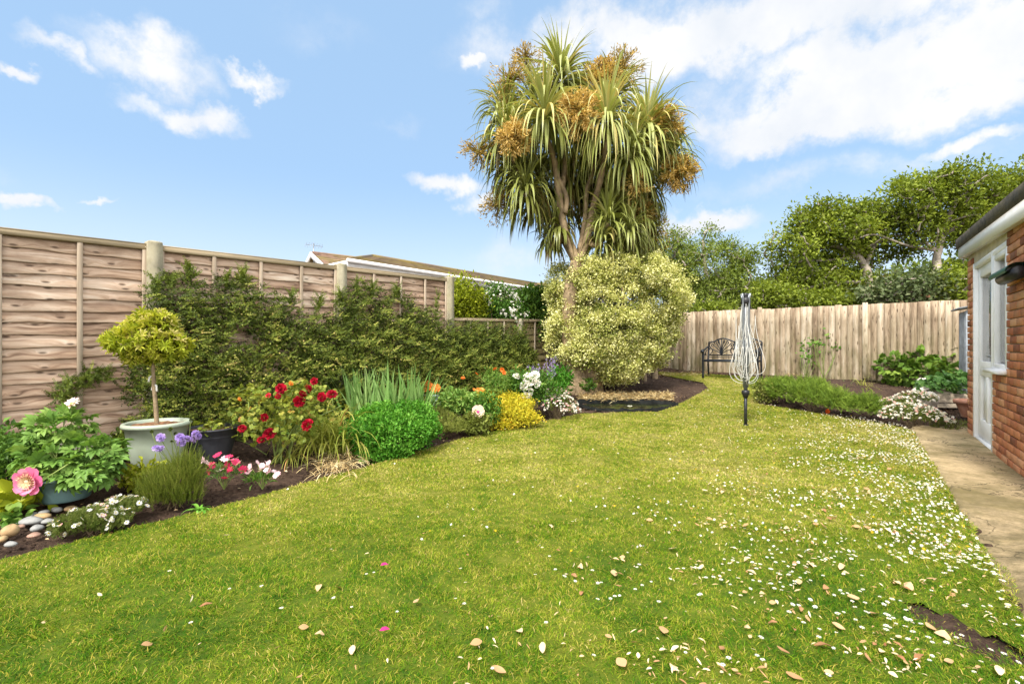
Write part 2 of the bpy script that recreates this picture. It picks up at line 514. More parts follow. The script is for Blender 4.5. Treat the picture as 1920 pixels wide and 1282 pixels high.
# ------------------------------------------------------------------ materials
def mat(name): m = bpy.data.materials.new(name); m.use_nodes = True; return m, NT(m.node_tree)


def finish(t, shader, bump=None): 
    o = t.n('ShaderNodeOutputMaterial'); t.l(shader, o.inputs[0]); return o


def leafmat(name, stops, rough=.6, transl=.3, nscale=3.0, namt=.25, spec=.16, interp='LINEAR'):
    m, t = mat(name)
    at = t.n('ShaderNodeAttribute', attribute_name='tint').outputs['Fac']
    geo = t.n('ShaderNodeNewGeometry')
    nz = t.noise(geo.outputs['Position'], nscale, 3)
    fac = t.math('ADD', at, t.math('MULTIPLY', t.math('SUBTRACT', nz, .5), namt), clamp=True)
    col = t.ramp(fac, stops, interp)
    p = t.n('ShaderNodeBsdfPrincipled'); t.l(col, p.inputs['Base Color']); p.inputs['Roughness'].default_value = rough
    p.inputs['Specular IOR Level'].default_value = spec
    tr = t.n('ShaderNodeBsdfTranslucent'); t.l(t.mix(1.0, col, (1.0, 1.0, .55), 'MULTIPLY'), tr.inputs[0])
    mx = t.n('ShaderNodeMixShader'); mx.inputs[0].default_value = transl
    t.l(p.outputs[0], mx.inputs[1]); t.l(tr.outputs[0], mx.inputs[2]); finish(t, mx.outputs[0]); return m


def plain(name, col, rough=.6, var=.12, scale=8, metallic=0, spec=.4, bump=.0, bscale=60, dirt=None, dscale=3):
    m, t = mat(name)
    tc = t.n('ShaderNodeTexCoord').outputs['Object']
    nz = t.noise(tc, scale, 5, .6)
    c = np.array(col); lo = tuple(c * (1 - var * 2)); hi = tuple(np.minimum(c * (1 + var * 1.5), 1))
    cc = t.ramp(nz, [(.3, lo), (.7, hi)])
    if dirt is not None:
        dn = t.noise(tc, dscale, 6, .65); f = t.ramp(dn, [(.45, (0, 0, 0)), (.72, (1, 1, 1))])
        cc = t.mix(t.math('MULTIPLY', f, .7), cc, dirt)
    p = t.n('ShaderNodeBsdfPrincipled'); t.l(cc, p.inputs['Base Color']); p.inputs['Roughness'].default_value = rough
    p.inputs['Metallic'].default_value = metallic; p.inputs['Specular IOR Level'].default_value = spec
    if bump:
        b = t.n('ShaderNodeBump'); b.inputs['Strength'].default_value = bump; b.inputs['Distance'].default_value = .01
        t.l(t.noise(tc, bscale, 5, .6), b.inputs['Height']); t.l(b.outputs[0], p.inputs['Normal'])
    finish(t, p.outputs[0]); return m


def wood(name, stops, along='X', grain=1.0, knots=True, moss=None, mossz=(.1, .7), stain=.5, tintw=.5):
    m, t = mat(name)
    tc = t.n('ShaderNodeTexCoord').outputs['Object']
    at = t.n('ShaderNodeAttribute', attribute_name='tint').outputs['Fac']
    off = t.n('ShaderNodeCombineXYZ'); t.l(t.math('MULTIPLY', at, 37.0), off.inputs[0]); t.l(t.math('MULTIPLY', at, 11.0), off.inputs[2])
    pos = t.vmath('ADD', tc, off.outputs[0]).outputs[0]
    sc = (1.6, 8, 26) if along == 'X' else (26, 8, 1.6)
    g = t.vmath('MULTIPLY', pos, sc).outputs[0]
    ks = t.n('ShaderNodeSeparateXYZ'); t.l(pos, ks.inputs[0]); kc = t.n('ShaderNodeCombineXYZ')
    kx, kz = (3.4, 10.0) if along == 'X' else (11.0, 2.2)
    t.l(t.math('MULTIPLY', ks.outputs[0], kx), kc.inputs[0]); t.l(t.math('MULTIPLY', ks.outputs[2], kz), kc.inputs[1]); kn_vec = kc.outputs[0]
    vor = t.n('ShaderNodeTexVoronoi', voronoi_dimensions='2D'); vor.inputs['Scale'].default_value = 1.0; vor.inputs['Randomness'].default_value = 1.0
    t.l(kn_vec, vor.inputs['Vector'])
    kd = vor.outputs['Distance']
    ring = t.math('MULTIPLY', t.math('POWER', t.math('SUBTRACT', 1.0, kd, clamp=True), 4.0), 1.6 if knots else 0.0)
    gv = t.vmath('ADD', g, None); 
    cx = t.n('ShaderNodeCombineXYZ'); t.l(ring, cx.inputs[0 if along != 'X' else 2]); t.l(cx.outputs[0], gv.inputs[1])
    n1 = t.noise(gv.outputs[0], grain, 7, .68, dist=.5)
    n2 = t.noise(t.vmath('MULTIPLY', pos, (.9, 1, 3.5) if along == 'X' else (3.5, 1, .9)).outputs[0], 1.5, 4, .6)
    f = t.math('ADD', t.math('MULTIPLY', n1, .62), t.math('MULTIPLY', n2, .38))
    f = t.math('ADD', f, t.math('MULTIPLY', t.math('SUBTRACT', at, .5), tintw * .28))
    col = t.ramp(f, stops)
    # grey weathering and dark stains of the timber
    n3 = t.noise(t.vmath('MULTIPLY', tc, (1.3, 1, 2.2) if along == 'X' else (2.2, 1, 1.0)).outputs[0], 1.1, 6, .65)
    st = t.ramp(n3, [(.50, (0, 0, 0)), (.72, (1, 1, 1))])
    col = t.mix(t.math('MULTIPLY', st, stain), col, tuple(np.array(stops[0][1]) * 1.0))
    if knots:
        kk = t.ramp(kd, [(.05, (1, 1, 1)), (.125, (0, 0, 0))])
        col = t.mix(t.math('MULTIPLY', kk, .8), col, (.06, .035, .022))
    if moss is not None:
        sp = t.n('ShaderNodeSeparateXYZ'); t.l(tc, sp.inputs[0])
        zz = t.n('ShaderNodeMapRange'); zz.inputs[1].default_value = mossz[1]; zz.inputs[2].default_value = mossz[0]; t.l(sp.outputs[2], zz.inputs[0])
        mn = t.math('MULTIPLY', t.math('MULTIPLY_ADD', t.noise(t.vmath('MULTIPLY', tc, (6, 1, 1.6)).outputs[0], 1.0, 5, .6), 4.5, -1.7, clamp=True), zz.outputs[0])
        col = t.mix(t.math('MULTIPLY', mn, .75, clamp=True), col, moss)
    p = t.n('ShaderNodeBsdfPrincipled'); t.l(col, p.inputs['Base Color']); p.inputs['Roughness'].default_value = .8
    p.inputs['Specular IOR Level'].default_value = .2
    b = t.n('ShaderNodeBump'); b.inputs['Strength'].default_value = .35; b.inputs['Distance'].default_value = .004
    t.l(n1, b.inputs['Height']); t.l(b.outputs[0], p.inputs['Normal'])
    finish(t, p.outputs[0]); return m


def g3(*c): return tuple(c)


# greens etc (linear base colours)
M = {}
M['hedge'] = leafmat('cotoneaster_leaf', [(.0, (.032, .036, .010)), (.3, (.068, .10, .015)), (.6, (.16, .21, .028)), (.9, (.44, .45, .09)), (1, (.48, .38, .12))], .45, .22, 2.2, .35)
M['gold'] = leafmat('golden_leaf', [(0, (.10, .13, .01)), (.4, (.30, .36, .02)), (.75, (.55, .55, .06)), (1, (.72, .62, .25))], .4, .35)
M['peony'] = leafmat('peony_leaf', [(0, (.05, .11, .02)), (.45, (.15, .28, .05)), (.8, (.30, .44, .10)), (1, (.46, .50, .13))], .4, .28)
M['rose'] = leafmat('rose_leaf', [(0, (.06, .09, .015)), (.4, (.18, .24, .03)), (.75, (.38, .40, .07)), (1, (.45, .22, .06))], .4, .35, 5)
M['mint'] = leafmat('mint_leaf', [(0, (.02, .08, .008)), (.5, (.085, .27, .02)), (1, (.24, .48, .07))], .5, .3)
M['iris'] = leafmat('iris_leaf', [(0, (.05, .12, .025)), (.5, (.17, .32, .08)), (1, (.40, .52, .20))], .45, .3)
M['daff'] = leafmat('yellowing_strap_leaf', [(0, (.12, .18, .02)), (.5, (.34, .38, .06)), (.85, (.52, .48, .12)), (1, (.6, .35, .12))], .45, .35)
M['thyme'] = leafmat('thyme_leaf', [(0, (.07, .065, .015)), (.5, (.17, .21, .035)), (1, (.34, .36, .08))], .6, .25)
M['fern'] = leafmat('ferny_leaf', [(0, (.03, .08, .012)), (.5, (.10, .22, .03)), (1, (.28, .40, .08))], .5, .3)
M['goldshrub'] = leafmat('yellow_shrub_leaf', [(0, (.30, .30, .02)), (.4, (.60, .55, .04)), (.8, (.82, .62, .06)), (1, (.85, .38, .05))], .5, .35, 6, .5)
M['heath'] = leafmat('heath_leaf', [(0, (.045, .06, .01)), (.5, (.14, .19, .02)), (.9, (.28, .29, .05)), (1, (.42, .36, .12))], .6, .2)
M['daisyleaf'] = leafmat('daisy_leaf', [(0, (.035, .055, .01)), (.5, (.12, .17, .03)), (1, (.26, .27, .07))], .55, .25)
M['cordy'] = leafmat('cordyline_leaf', [(0, (.13, .09, .025)), (.2, (.14, .14, .03)), (.55, (.25, .28, .065)), (.85, (.42, .45, .16)), (1, (.60, .50, .18))], .35, .22, 1.5, .2, spec=.28)
M['panicle'] = leafmat('panicle', [(0, (.26, .19, .05)), (.5, (.60, .40, .11)), (1, (.85, .62, .24))], .7, .3, 4, .4)
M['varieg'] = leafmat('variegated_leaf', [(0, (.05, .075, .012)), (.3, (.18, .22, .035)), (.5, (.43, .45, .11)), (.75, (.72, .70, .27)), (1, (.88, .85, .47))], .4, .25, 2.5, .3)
M['laurel'] = leafmat('laurel_leaf', [(0, (.025, .055, .01)), (.5, (.085, .18, .025)), (1, (.24, .36, .07))], .35, .3)
M['tree'] = leafmat('tree_leaf', [(0, (.06, .085, .012)), (.4, (.15, .20, .022)), (.75, (.29, .35, .04)), (1, (.46, .49, .11))], .45, .38, .8, .3)
M['tree2'] = leafmat('green_tree_leaf', [(0, (.05, .075, .015)), (.5, (.17, .23, .035)), (1, (.36, .42, .10))], .45, .35, .8, .3)
M['grey'] = leafmat('blue_green_leaf', [(0, (.045, .065, .025)), (.5, (.12, .16, .06)), (.85, (.26, .27, .15)), (1, (.28, .13, .07))], .5, .25)
M['conifer'] = leafmat('conifer_leaf', [(0, (.03, .06, .008)), (.5, (.12, .21, .02)), (1, (.32, .43, .06))], .6, .2)
M['rasp'] = leafmat('raspberry_leaf', [(0, (.035, .075, .012)), (.5, (.12, .22, .03)), (1, (.30, .40, .07))], .45, .3)
M['berry'] = leafmat('strawberry_leaf', [(0, (.02, .055, .012)), (.5, (.06, .14, .03)), (1, (.17, .28, .07))], .4, .25)
M['straw'] = leafmat('dead_straw', [(0, (.28, .17, .07)), (.5, (.60, .44, .20)), (1, (.80, .68, .40))], .8, .15)
M['litter'] = leafmat('dry_leaf', [(0, (.30, .13, .06)), (.35, (.50, .31, .15)), (.7, (.68, .52, .32)), (1, (.78, .68, .48))], .7, .15, 9, .4)
M['red'] = leafmat('red_petal', [(0, (.12, .002, .01)), (.5, (.42, .006, .025)), (1, (.72, .04, .08))], .5, .25, 20, .2)
M['pink'] = leafmat('pink_petal', [(0, (.80, .55, .30)), (.3, (.88, .72, .52)), (.5, (.86, .45, .52)), (.75, (.80, .16, .38)), (1, (.62, .04, .22))], .5, .3, 10, .06)
M['pale'] = leafmat('pale_petal', [(0, (.72, .45, .12)), (.25, (.75, .50, .20)), (.4, (.85, .55, .50)), (.8, (.92, .80, .74)), (1, (.95, .90, .86))], .5, .3, 20, .05)
M['white'] = leafmat('white_petal', [(0, (.62, .42, .02)), (.2, (.75, .55, .04)), (.3, (.85, .82, .78)), (.8, (.88, .86, .84)), (1, (.80, .42, .45))], .5, .3, 20, .03)
M['purple'] = leafmat('purple_petal', [(0, (.25, .15, .45)), (.5, (.45, .32, .75)), (1, (.68, .55, .88))], .5, .3)
M['orange'] = leafmat('orange_petal', [(0, (.45, .05, .01)), (.5, (.86, .20, .03)), (1, (.95, .45, .10))], .5, .3)
M['magenta'] = leafmat('dianthus_petal', [(0, (.85, .65, .68)), (.35, (.90, .55, .62)), (.55, (.82, .08, .20)), (1, (.60, .01, .07))], .5, .3, 20, .05)
M['bark'] = plain('bark', (.30, .22, .13), .85, .28, 9, bump=.9, bscale=30, dirt=(.14, .10, .06), dscale=5)
M['cbark'] = plain('cordyline_bark', (.29, .21, .12), .85, .3, 6, bump=1.0, bscale=26, dirt=(.17, .11, .06), dscale=7)
M['gbark'] = plain('grey_bark', (.34, .29, .23), .85, .3, 5, bump=.6, bscale=12, dirt=(.14, .11, .08), dscale=2)
M['stem'] = plain('green_stem', (.20, .26, .06), .6, .2, 12)
M['dstem'] = plain('dark_stem', (.10, .07, .035), .8, .2, 12)
M['fence'] = wood('lap_fence_wood', [(.36, (.15, .092, .06)), (.45, (.37, .245, .165)), (.54, (.55, .40, .29)), (.66, (.71, .59, .47))], 'X', stain=.65, tintw=.35)
M['batten'] = wood('fence_batten_wood', [(.3, (.19, .145, .10)), (.5, (.38, .30, .22)), (.7, (.52, .44, .34))], 'Z', knots=False)
M['rail'] = wood('fence_rail_wood', [(.3, (.19, .14, .09)), (.5, (.35, .275, .175)), (.7, (.47, .38, .26))], 'X', knots=False)
M['pale_fence'] = wood('paling_wood', [(.34, (.16, .11, .07)), (.46, (.33, .25, .17)), (.56, (.46, .37, .265)), (.70, (.60, .52, .41))], 'Z', moss=(.13, .12, .045), mossz=(.1, 1.5), stain=.7, tintw=.7)
M['low_fence'] = wood('low_fence_wood', [(.3, (.15, .11, .05)), (.5, (.30, .24, .11)), (.7, (.42, .35, .19))], 'X', knots=False)
M['conc_post'] = plain('concrete_post', (.33, .295, .205), .9, .16, 7, bump=.5, bscale=90, dirt=(.25, .22, .11), dscale=5)
M['gravel_board'] = plain('gravel_board', (.42, .38, .31), .9, .15, 5, bump=.4, bscale=60, dirt=(.2, .18, .12))


def soil_mat():
    m, t = mat('soil')
    geo = t.n('ShaderNodeNewGeometry').outputs['Position']
    n1 = t.noise(geo, 28, 8, .7); n2 = t.noise(geo, 2.1, 4)
    col = t.ramp(n1, [(.3, (.018, .011, .008)), (.5, (.055, .034, .024)), (.66, (.12, .078, .052)), (.8, (.24, .17, .11))])
    col = t.mix(t.ramp(n2, [(.45, (0, 0, 0)), (.7, (.5, .5, .5))]), col, (.13, .082, .055))
    p = t.n('ShaderNodeBsdfPrincipled'); t.l(col, p.inputs['Base Color']); p.inputs['Roughness'].default_value = .95; p.inputs['Specular IOR Level'].default_value = .15
    b = t.n('ShaderNodeBump'); b.inputs['Strength'].default_value = 1; b.inputs['Distance'].default_value = .03
    t.l(t.noise(geo, 45, 8, .72), b.inputs['Height']); t.l(b.outputs[0], p.inputs['Normal']); finish(t, p.outputs[0]); return m


def lawn_col(t, geo, at=None):
    """grass colour: lush and dry patches; shared by turf and blades"""
    n2 = t.noise(geo, .75, 4, .6); n1 = t.noise(geo, 3.2, 5, .65); n3 = t.noise(geo, 16, 4, .6)
    f = t.math('ADD', t.math('MULTIPLY', n2, .5), t.math('MULTIPLY', n1, .48)); f = t.math('ADD', f, t.math('MULTIPLY', t.math('SUBTRACT', n3, .15), .42))
    sp = t.n('ShaderNodeSeparateXYZ'); t.l(geo, sp.inputs[0])
    # the turf nearest the camera is lusher, the middle drier
    dry = t.n('ShaderNodeMapRange', interpolation_type='SMOOTHSTEP'); dry.inputs[1].default_value = 1.7; dry.inputs[2].default_value = 4.6; dry.inputs[3].default_value = -.105; dry.inputs[4].default_value = .07
    t.l(sp.outputs[1], dry.inputs[0]); f = t.math('ADD', f, dry.outputs[0])
    if at is not None: f = t.math('ADD', f, t.math('MULTIPLY', t.math('SUBTRACT', at, .5), .5))
    return t.ramp(f, [(.27, (.022, .075, .003)), (.42, (.075, .18, .006)), (.56, (.20, .275, .013)), (.69, (.36, .37, .04)), (.86, (.58, .50, .15)), (1, (.74, .62, .34))])


def lawn_mat():
    m, t = mat('turf')
    geo = t.n('ShaderNodeNewGeometry').outputs['Position']
    col = t.mix(.7, lawn_col(t, geo), (.03, .035, .008))
    p = t.n('ShaderNodeBsdfPrincipled'); t.l(col, p.inputs['Base Color']); p.inputs['Roughness'].default_value = .95; p.inputs['Specular IOR Level'].default_value = .1
    finish(t, p.outputs[0]); return m


def blade_mat():
    m, t = mat('grass_blade')
    geo = t.n('ShaderNodeNewGeometry').outputs['Position']
    at = t.n('ShaderNodeAttribute', attribute_name='tint').outputs['Fac']
    col = lawn_col(t, geo, at)
    col = t.mix(t.ramp(at, [(.12, (.55, .55, .55)), (.30, (0, 0, 0))]), col, (.045, .17, .006))
    col = t.mix(t.ramp(at, [(.62, (0, 0, 0)), (.84, (.5, .5, .5))]), col, (.42, .28, .05))
    p = t.n('ShaderNodeBsdfPrincipled'); t.l(col, p.inputs['Base Color']); p.inputs['Roughness'].default_value = .7; p.inputs['Specular IOR Level'].default_value = .08
    tr = t.n('ShaderNodeBsdfTranslucent'); t.l(col, tr.inputs[0])
    mx = t.n('ShaderNodeMixShader'); mx.inputs[0].default_value = .25
    t.l(p.outputs[0], mx.inputs[1]); t.l(tr.outputs[0], mx.inputs[2]); finish(t, mx.outputs[0]); return m


def path_mat():
    m, t = mat('path_concrete')
    geo = t.n('ShaderNodeNewGeometry').outputs['Position']
    n1 = t.noise(geo, 38, 8, .75); n2 = t.noise(geo, 1.6, 8, .66); n3 = t.noise(geo, 7, 8, .72)
    col = t.ramp(n1, [(.3, (.35, .26, .14)), (.7, (.62, .475, .28))])
    col = t.mix(t.ramp(n2, [(.42, (0, 0, 0)), (.62, (.85, .85, .85))]), col, (.17, .135, .05))
    col = t.mix(t.ramp(t.noise(geo, 9, 8, .75), [(.52, (0, 0, 0)), (.66, (.6, .6, .6))]), col, (.14, .12, .045))
    vo = t.n('ShaderNodeTexVoronoi', feature='DISTANCE_TO_EDGE'); vo.inputs['Scale'].default_value = .9
    t.l(t.vmath('ADD', geo, t.noise(geo, 2.5, 5, .6, out=1)).outputs[0], vo.inputs['Vector'])
    col = t.mix(t.ramp(vo.outputs['Distance'], [(.003, (.8, .8, .8)), (.010, (0, 0, 0))]), col, (.05, .035, .02))
    sp = t.n('ShaderNodeSeparateXYZ'); t.l(geo, sp.inputs[0])
    d = t.n('ShaderNodeMapRange'); d.inputs[1].default_value = 4.6; d.inputs[2].default_value = 2.6; t.l(sp.outputs[1], d.inputs[0])
    f = t.math('MULTIPLY', t.math('MULTIPLY_ADD', n3, 2.4, -.5, clamp=True), d.outputs[0])
    col = t.mix(t.math('MULTIPLY', f, .8), col, (.075, .062, .032))
    p = t.n('ShaderNodeBsdfPrincipled'); t.l(col, p.inputs['Base Color']); p.inputs['Roughness'].default_value = .85; p.inputs['Specular IOR Level'].default_value = .2
    b = t.n('ShaderNodeBump'); b.inputs['Strength'].default_value = .9; b.inputs['Distance'].default_value = .010
    t.l(n1, b.inputs['Height']); t.l(b.outputs[0], p.inputs['Normal']); finish(t, p.outputs[0]); return m


def brick_mat():
    m, t = mat('brick')
    tc = t.n('ShaderNodeTexCoord').outputs['Object']
    at = t.n('ShaderNodeAttribute', attribute_name='tint').outputs['Fac']
    n = t.noise(tc, 22, 6, .7); n2 = t.noise(tc, 2.5, 4)
    f = t.math('ADD', t.math('MULTIPLY', at, .75), t.math('MULTIPLY', n, .35))
    col = t.ramp(f, [(.12, (.15, .06, .038)), (.35, (.37, .13, .065)), (.6, (.52, .205, .095)), (.9, (.62, .33, .18))])
    col = t.mix(t.ramp(n2, [(.5, (0, 0, 0)), (.75, (.35, .35, .35))]), col, (.34, .24, .14))
    p = t.n('ShaderNodeBsdfPrincipled'); t.l(col, p.inputs['Base Color']); p.inputs['Roughness'].default_value = .85; p.inputs['Specular IOR Level'].default_value = .2
    b = t.n('ShaderNodeBump'); b.inputs['Strength'].default_value = .6; b.inputs['Distance'].default_value = .004
    t.l(t.noise(tc, 90, 5, .7), b.inputs['Height']); t.l(b.outputs[0], p.inputs['Normal']); finish(t, p.outputs[0]); return m


def glass_mat():
    m, t = mat('window_glass')
    p = t.n('ShaderNodeBsdfPrincipled'); p.inputs['Base Color'].default_value = (.92, .94, .92, 1); p.inputs['Roughness'].default_value = .03
    p.inputs['Transmission Weight'].default_value = 1.0; p.inputs['IOR'].default_value = 1.45
    finish(t, p.outputs[0]); return m


def water_mat():
    m, t = mat('pond_water')
    geo = t.n('ShaderNodeNewGeometry').outputs['Position']
    p = t.n('ShaderNodeBsdfPrincipled'); col = t.ramp(t.noise(geo, 5, 4, .6), [(.45, (.012, .014, .008)), (.62, (.05, .065, .015)), (.75, (.13, .15, .03))])
    t.l(col, p.inputs['Base Color']); p.inputs['Roughness'].default_value = .22; p.inputs['Specular IOR Level'].default_value = .12
    b = t.n('ShaderNodeBump'); b.inputs['Strength'].default_value = .15; b.inputs['Distance'].default_value = .01
    t.l(t.noise(geo, 18, 2), b.inputs['Height']); t.l(b.outputs[0], p.inputs['Normal']); finish(t, p.outputs[0]); return m


def tile_mat(name, lo, hi, moss, along=(0, 1)):
    m, t = mat(name)
    at = t.n('ShaderNodeAttribute', attribute_name='tint').outputs['Fac']
    tc = t.n('ShaderNodeTexCoord').outputs['Object']
    col = t.ramp(t.math('ADD', t.math('MULTIPLY', at, .6), t.math('MULTIPLY', t.noise(tc, 5, 5), .4)), [(.25, lo), (.75, hi)])
    col = t.mix(t.ramp(t.noise(tc, .9, 6, .65), [(.42, (0, 0, 0)), (.62, (.8, .8, .8))]), col, moss)
    p = t.n('ShaderNodeBsdfPrincipled'); t.l(col, p.inputs['Base Color']); p.inputs['Roughness'].default_value = .85
    finish(t, p.outputs[0]); return m


M['soil'] = soil_mat(); M['turf'] = lawn_mat(); M['blade'] = blade_mat(); M['path'] = path_mat(); M['brick'] = brick_mat()
M['glass'] = glass_mat(); M['water'] = water_mat()
M['mortar'] = plain('mortar', (.62, .54, .41), .95, .15, 30, bump=.4)
M['upvc'] = plain('white_paint', (.87, .87, .87), .4, .03, 4)
M['fascia'] = plain('white_fascia', (.80, .79, .77), .45, .03, 4)
M['felt'] = plain('roof_felt', (.085, .075, .062), .95, .3, 12, bump=.7, bscale=60, dirt=(.16, .13, .07), dscale=4)
M['lintel'] = plain('cream_board', (.58, .52, .40), .75, .12, 5, dirt=(.4, .33, .22), dscale=6)
M['dark'] = plain('dark_interior', (.10, .095, .085), .9, .3, 3)
M['curtain'] = plain('curtain_cloth', (.30, .28, .25), .9, .25, 6)
M['greenmetal'] = plain('green_metal', (.012, .085, .065), .35, .1, 6, metallic=.2)
M['bench'] = plain('dark_cast_metal', (.026, .030, .036), .4, .25, 20, metallic=.5)
M['pole'] = plain('dark_steel', (.05, .055, .06), .4, .2, 20, metallic=.6)
M['arm'] = plain('grey_aluminium', (.26, .28, .30), .4, .15, 14, metallic=.6)
M['blackpl'] = plain('black_plastic', (.018, .018, .02), .4, .2, 10)
M['cord'] = plain('white_cord', (.62, .61, .57), .55, .08, 30)
M['greenpot'] = plain('sage_pot', (.40, .46, .36), .35, .06, 5, dirt=(.30, .33, .24), dscale=5)
M['blackpot'] = plain('charcoal_pot', (.038, .040, .048), .45, .15, 10)
M['bluepot'] = plain('blue_green_pot', (.15, .25, .25), .4, .12, 6)
M['greypot'] = plain('grey_blue_pot', (.36, .44, .46), .5, .08, 6)
M['terra'] = plain('terracotta', (.50, .22, .13), .8, .15, 9, dirt=(.5, .36, .28), dscale=8)
M['potsoil'] = plain('pot_soil', (.24, .12, .06), .95, .4, 40, bump=1, bscale=60)
M['stoneg'] = plain('grey_stone', (.27, .27, .26), .75, .2, 12, bump=.3, dirt=(.2, .2, .18), dscale=20)
M['stonet'] = plain('tan_stone', (.40, .28, .14), .75, .2, 12, bump=.3, dirt=(.36, .2, .09), dscale=14)
M['stoner'] = plain('pink_stone', (.30, .18, .13), .75, .2, 12, bump=.3)
M['slab'] = plain('stone_slab', (.34, .28, .21), .85, .25, 9, bump=.6, bscale=30, dirt=(.12, .12, .05), dscale=4)
M['palestone'] = plain('pale_cast_stone', (.58, .53, .45), .85, .15, 9, bump=.4)
M['liner'] = plain('pond_liner', (.014, .015, .014), .8, .3, 10, spec=.06)
M['render'] = plain('cream_render', (.62, .54, .36), .9, .06, 3)
M['tile_brown'] = tile_mat('brown_tile', (.13, .075, .05), (.26, .16, .11), (.20, .16, .04))
M['tile_moss'] = tile_mat('mossy_tile', (.10, .07, .045), (.18, .125, .075), (.20, .15, .035))
M['greyblue'] = plain('grey_blue_metal', (.30, .33, .36), .6, .2, 8)

exec_order = None
U = np.array([.5932, .8050, 0]); NRM = np.array([.8050, -.5932, 0])   # direction of left fence / house wall and its normal towards the garden

# ================================================================== GROUND, LAWN, PATH
def grid_axis(a, b, fine, lo, hi):
    mid = np.arange(a, b + 1e-6, fine); l = a - np.geomspace(fine, a - lo, 26)[::-1]; h = b + np.geomspace(fine, hi - b, 26)
    return np.r_[l, mid, h]


def heightgrid(xs, ys, zf, keep=None):
    X, Y = np.meshgrid(xs, ys); V = np.c_[X.ravel(), Y.ravel(), zf(X.ravel(), Y.ravel())]
    nx, ny = len(xs), len(ys); i = np.arange(ny - 1)[:, None] * nx; j = np.arange(nx - 1)[None]
    Q = np.stack([i + j, i + j + 1, i + nx + j + 1, i + nx + j], -1).reshape(-1, 4)
    if keep is not None:
        c = V[Q].mean(1); k = keep(c[:, 0], c[:, 1]); Q = Q[k]; used = np.unique(Q); mp = -np.ones(len(V), int); mp[used] = np.arange(len(used)); V = V[used]; Q = mp[Q]
    return V, Q


def inpoly(x, y, poly):
    x = np.asarray(x); y = np.asarray(y); ins = np.zeros(x.shape, bool); n = len(poly)
    for i in range(n):
        x1, y1 = poly[i]; x2, y2 = poly[(i + 1) % n]
        if y1 == y2: continue
        c = ((y1 > y) != (y2 > y)) & (x < (x2 - x1) * (y - y1) / (y2 - y1) + x1); ins ^= c
    return ins


edge_px = [(0, 1048), (120, 1018), (230, 992), (300, 975), (400, 950), (480, 930), (560, 907), (640, 886), (700, 870), (780, 846), (860, 823), (940, 804),
           (1020, 788), (1085, 775), (1160, 772), (1235, 771), (1262, 762), (1295, 746), (1328, 727), (1318, 717), (1270, 708), (1235, 700)]
back_px = [(1235, 696), (1300, 699), (1360, 703), (1420, 706)]
right_px = [(1418, 722), (1412, 742), (1425, 757), (1500, 768), (1560, 778), (1650, 792), (1700, 802)]
poly = [(-6, -3), (-5.2, 1.2), (-3.9, 1.9)] + [tuple(G(*p)[:2]) for p in edge_px] + [tuple(G(*p)[:2]) for p in back_px] + [tuple(G(*p)[:2]) for p in right_px]
pe = .66; poly += [(pe + .737 * 6.1, 6.1), (pe + .737 * 2, 2), (pe + .737 * -3, -3)]
LAWN = poly
bare = G(1790, 1168)[:2]        # worn patch by the path


def bare_d(x, y):
    u = (x - bare[0]) * .2 - (y - bare[1]) * .98; v = (x - bare[0]) * .98 + (y - bare[1]) * .2
    return np.sqrt((u / .21) ** 2 + (v / .095) ** 2) + .30 * pn(np.stack([np.asarray(x), np.asarray(y)], -1), 5, 91)


def soilz(x, y):
    P = np.c_[x, y]; near = np.exp(-np.maximum(0, np.hypot(x - 1, y - 6) - 9) * .4)
    z = ground(x, y) - .035 + near * (.014 * pn(P, 7, 3) + .010 * pn(P, 24, 5) + .007 * R.normal(size=len(x)))
    # pond hollow
    pc = G(1172, 757); q = np.hypot((x - pc[0]) / .86, (y - pc[1]) / .46)
    z = z - .12 * sstep(1.0, .8, q)
    # mound of dug soil in the far bed
    for mx, my, r in ((G(1540, 722), 0, 1.3), (G(1600, 735), 0, 1.0)): z = z + .12 * np.exp(-((x - mx[0]) ** 2 + (y - mx[1]) ** 2) / r ** 2 * 2)
    z = z + .05 * np.exp(-(((x - G(1240, 722)[0]) ** 2 + (y - G(1240, 722)[1]) ** 2) / .8))
    d = (x - 1.37 - .737 * y)
    return np.where(d > -.1, np.minimum(z, ground(x, y) - .06), z)


a = Acc(); V, Q = heightgrid(grid_axis(-5.5, 8.5, .055, -250, 250), grid_axis(1.2, 14.5, .055, -60, 400), soilz); a.add(V, [Q])
tag(a.build('ground', M['soil'], smooth=True), kind='structure')


def turfz(x, y): return ground(x, y) - .004 * (1 + pn(np.c_[x, y], 9, 8)) - .02 * sstep(1.3, .98, bare_d(x, y))


a = Acc(); V, Q = heightgrid(np.arange(-6, 8, .04), np.arange(-3, 13, .04), turfz, lambda x, y: inpoly(x, y, LAWN) & (bare_d(x, y) > .98)); a.add(V, [Q])
tag(a.build('lawn', M['turf'], smooth=True), kind='structure')

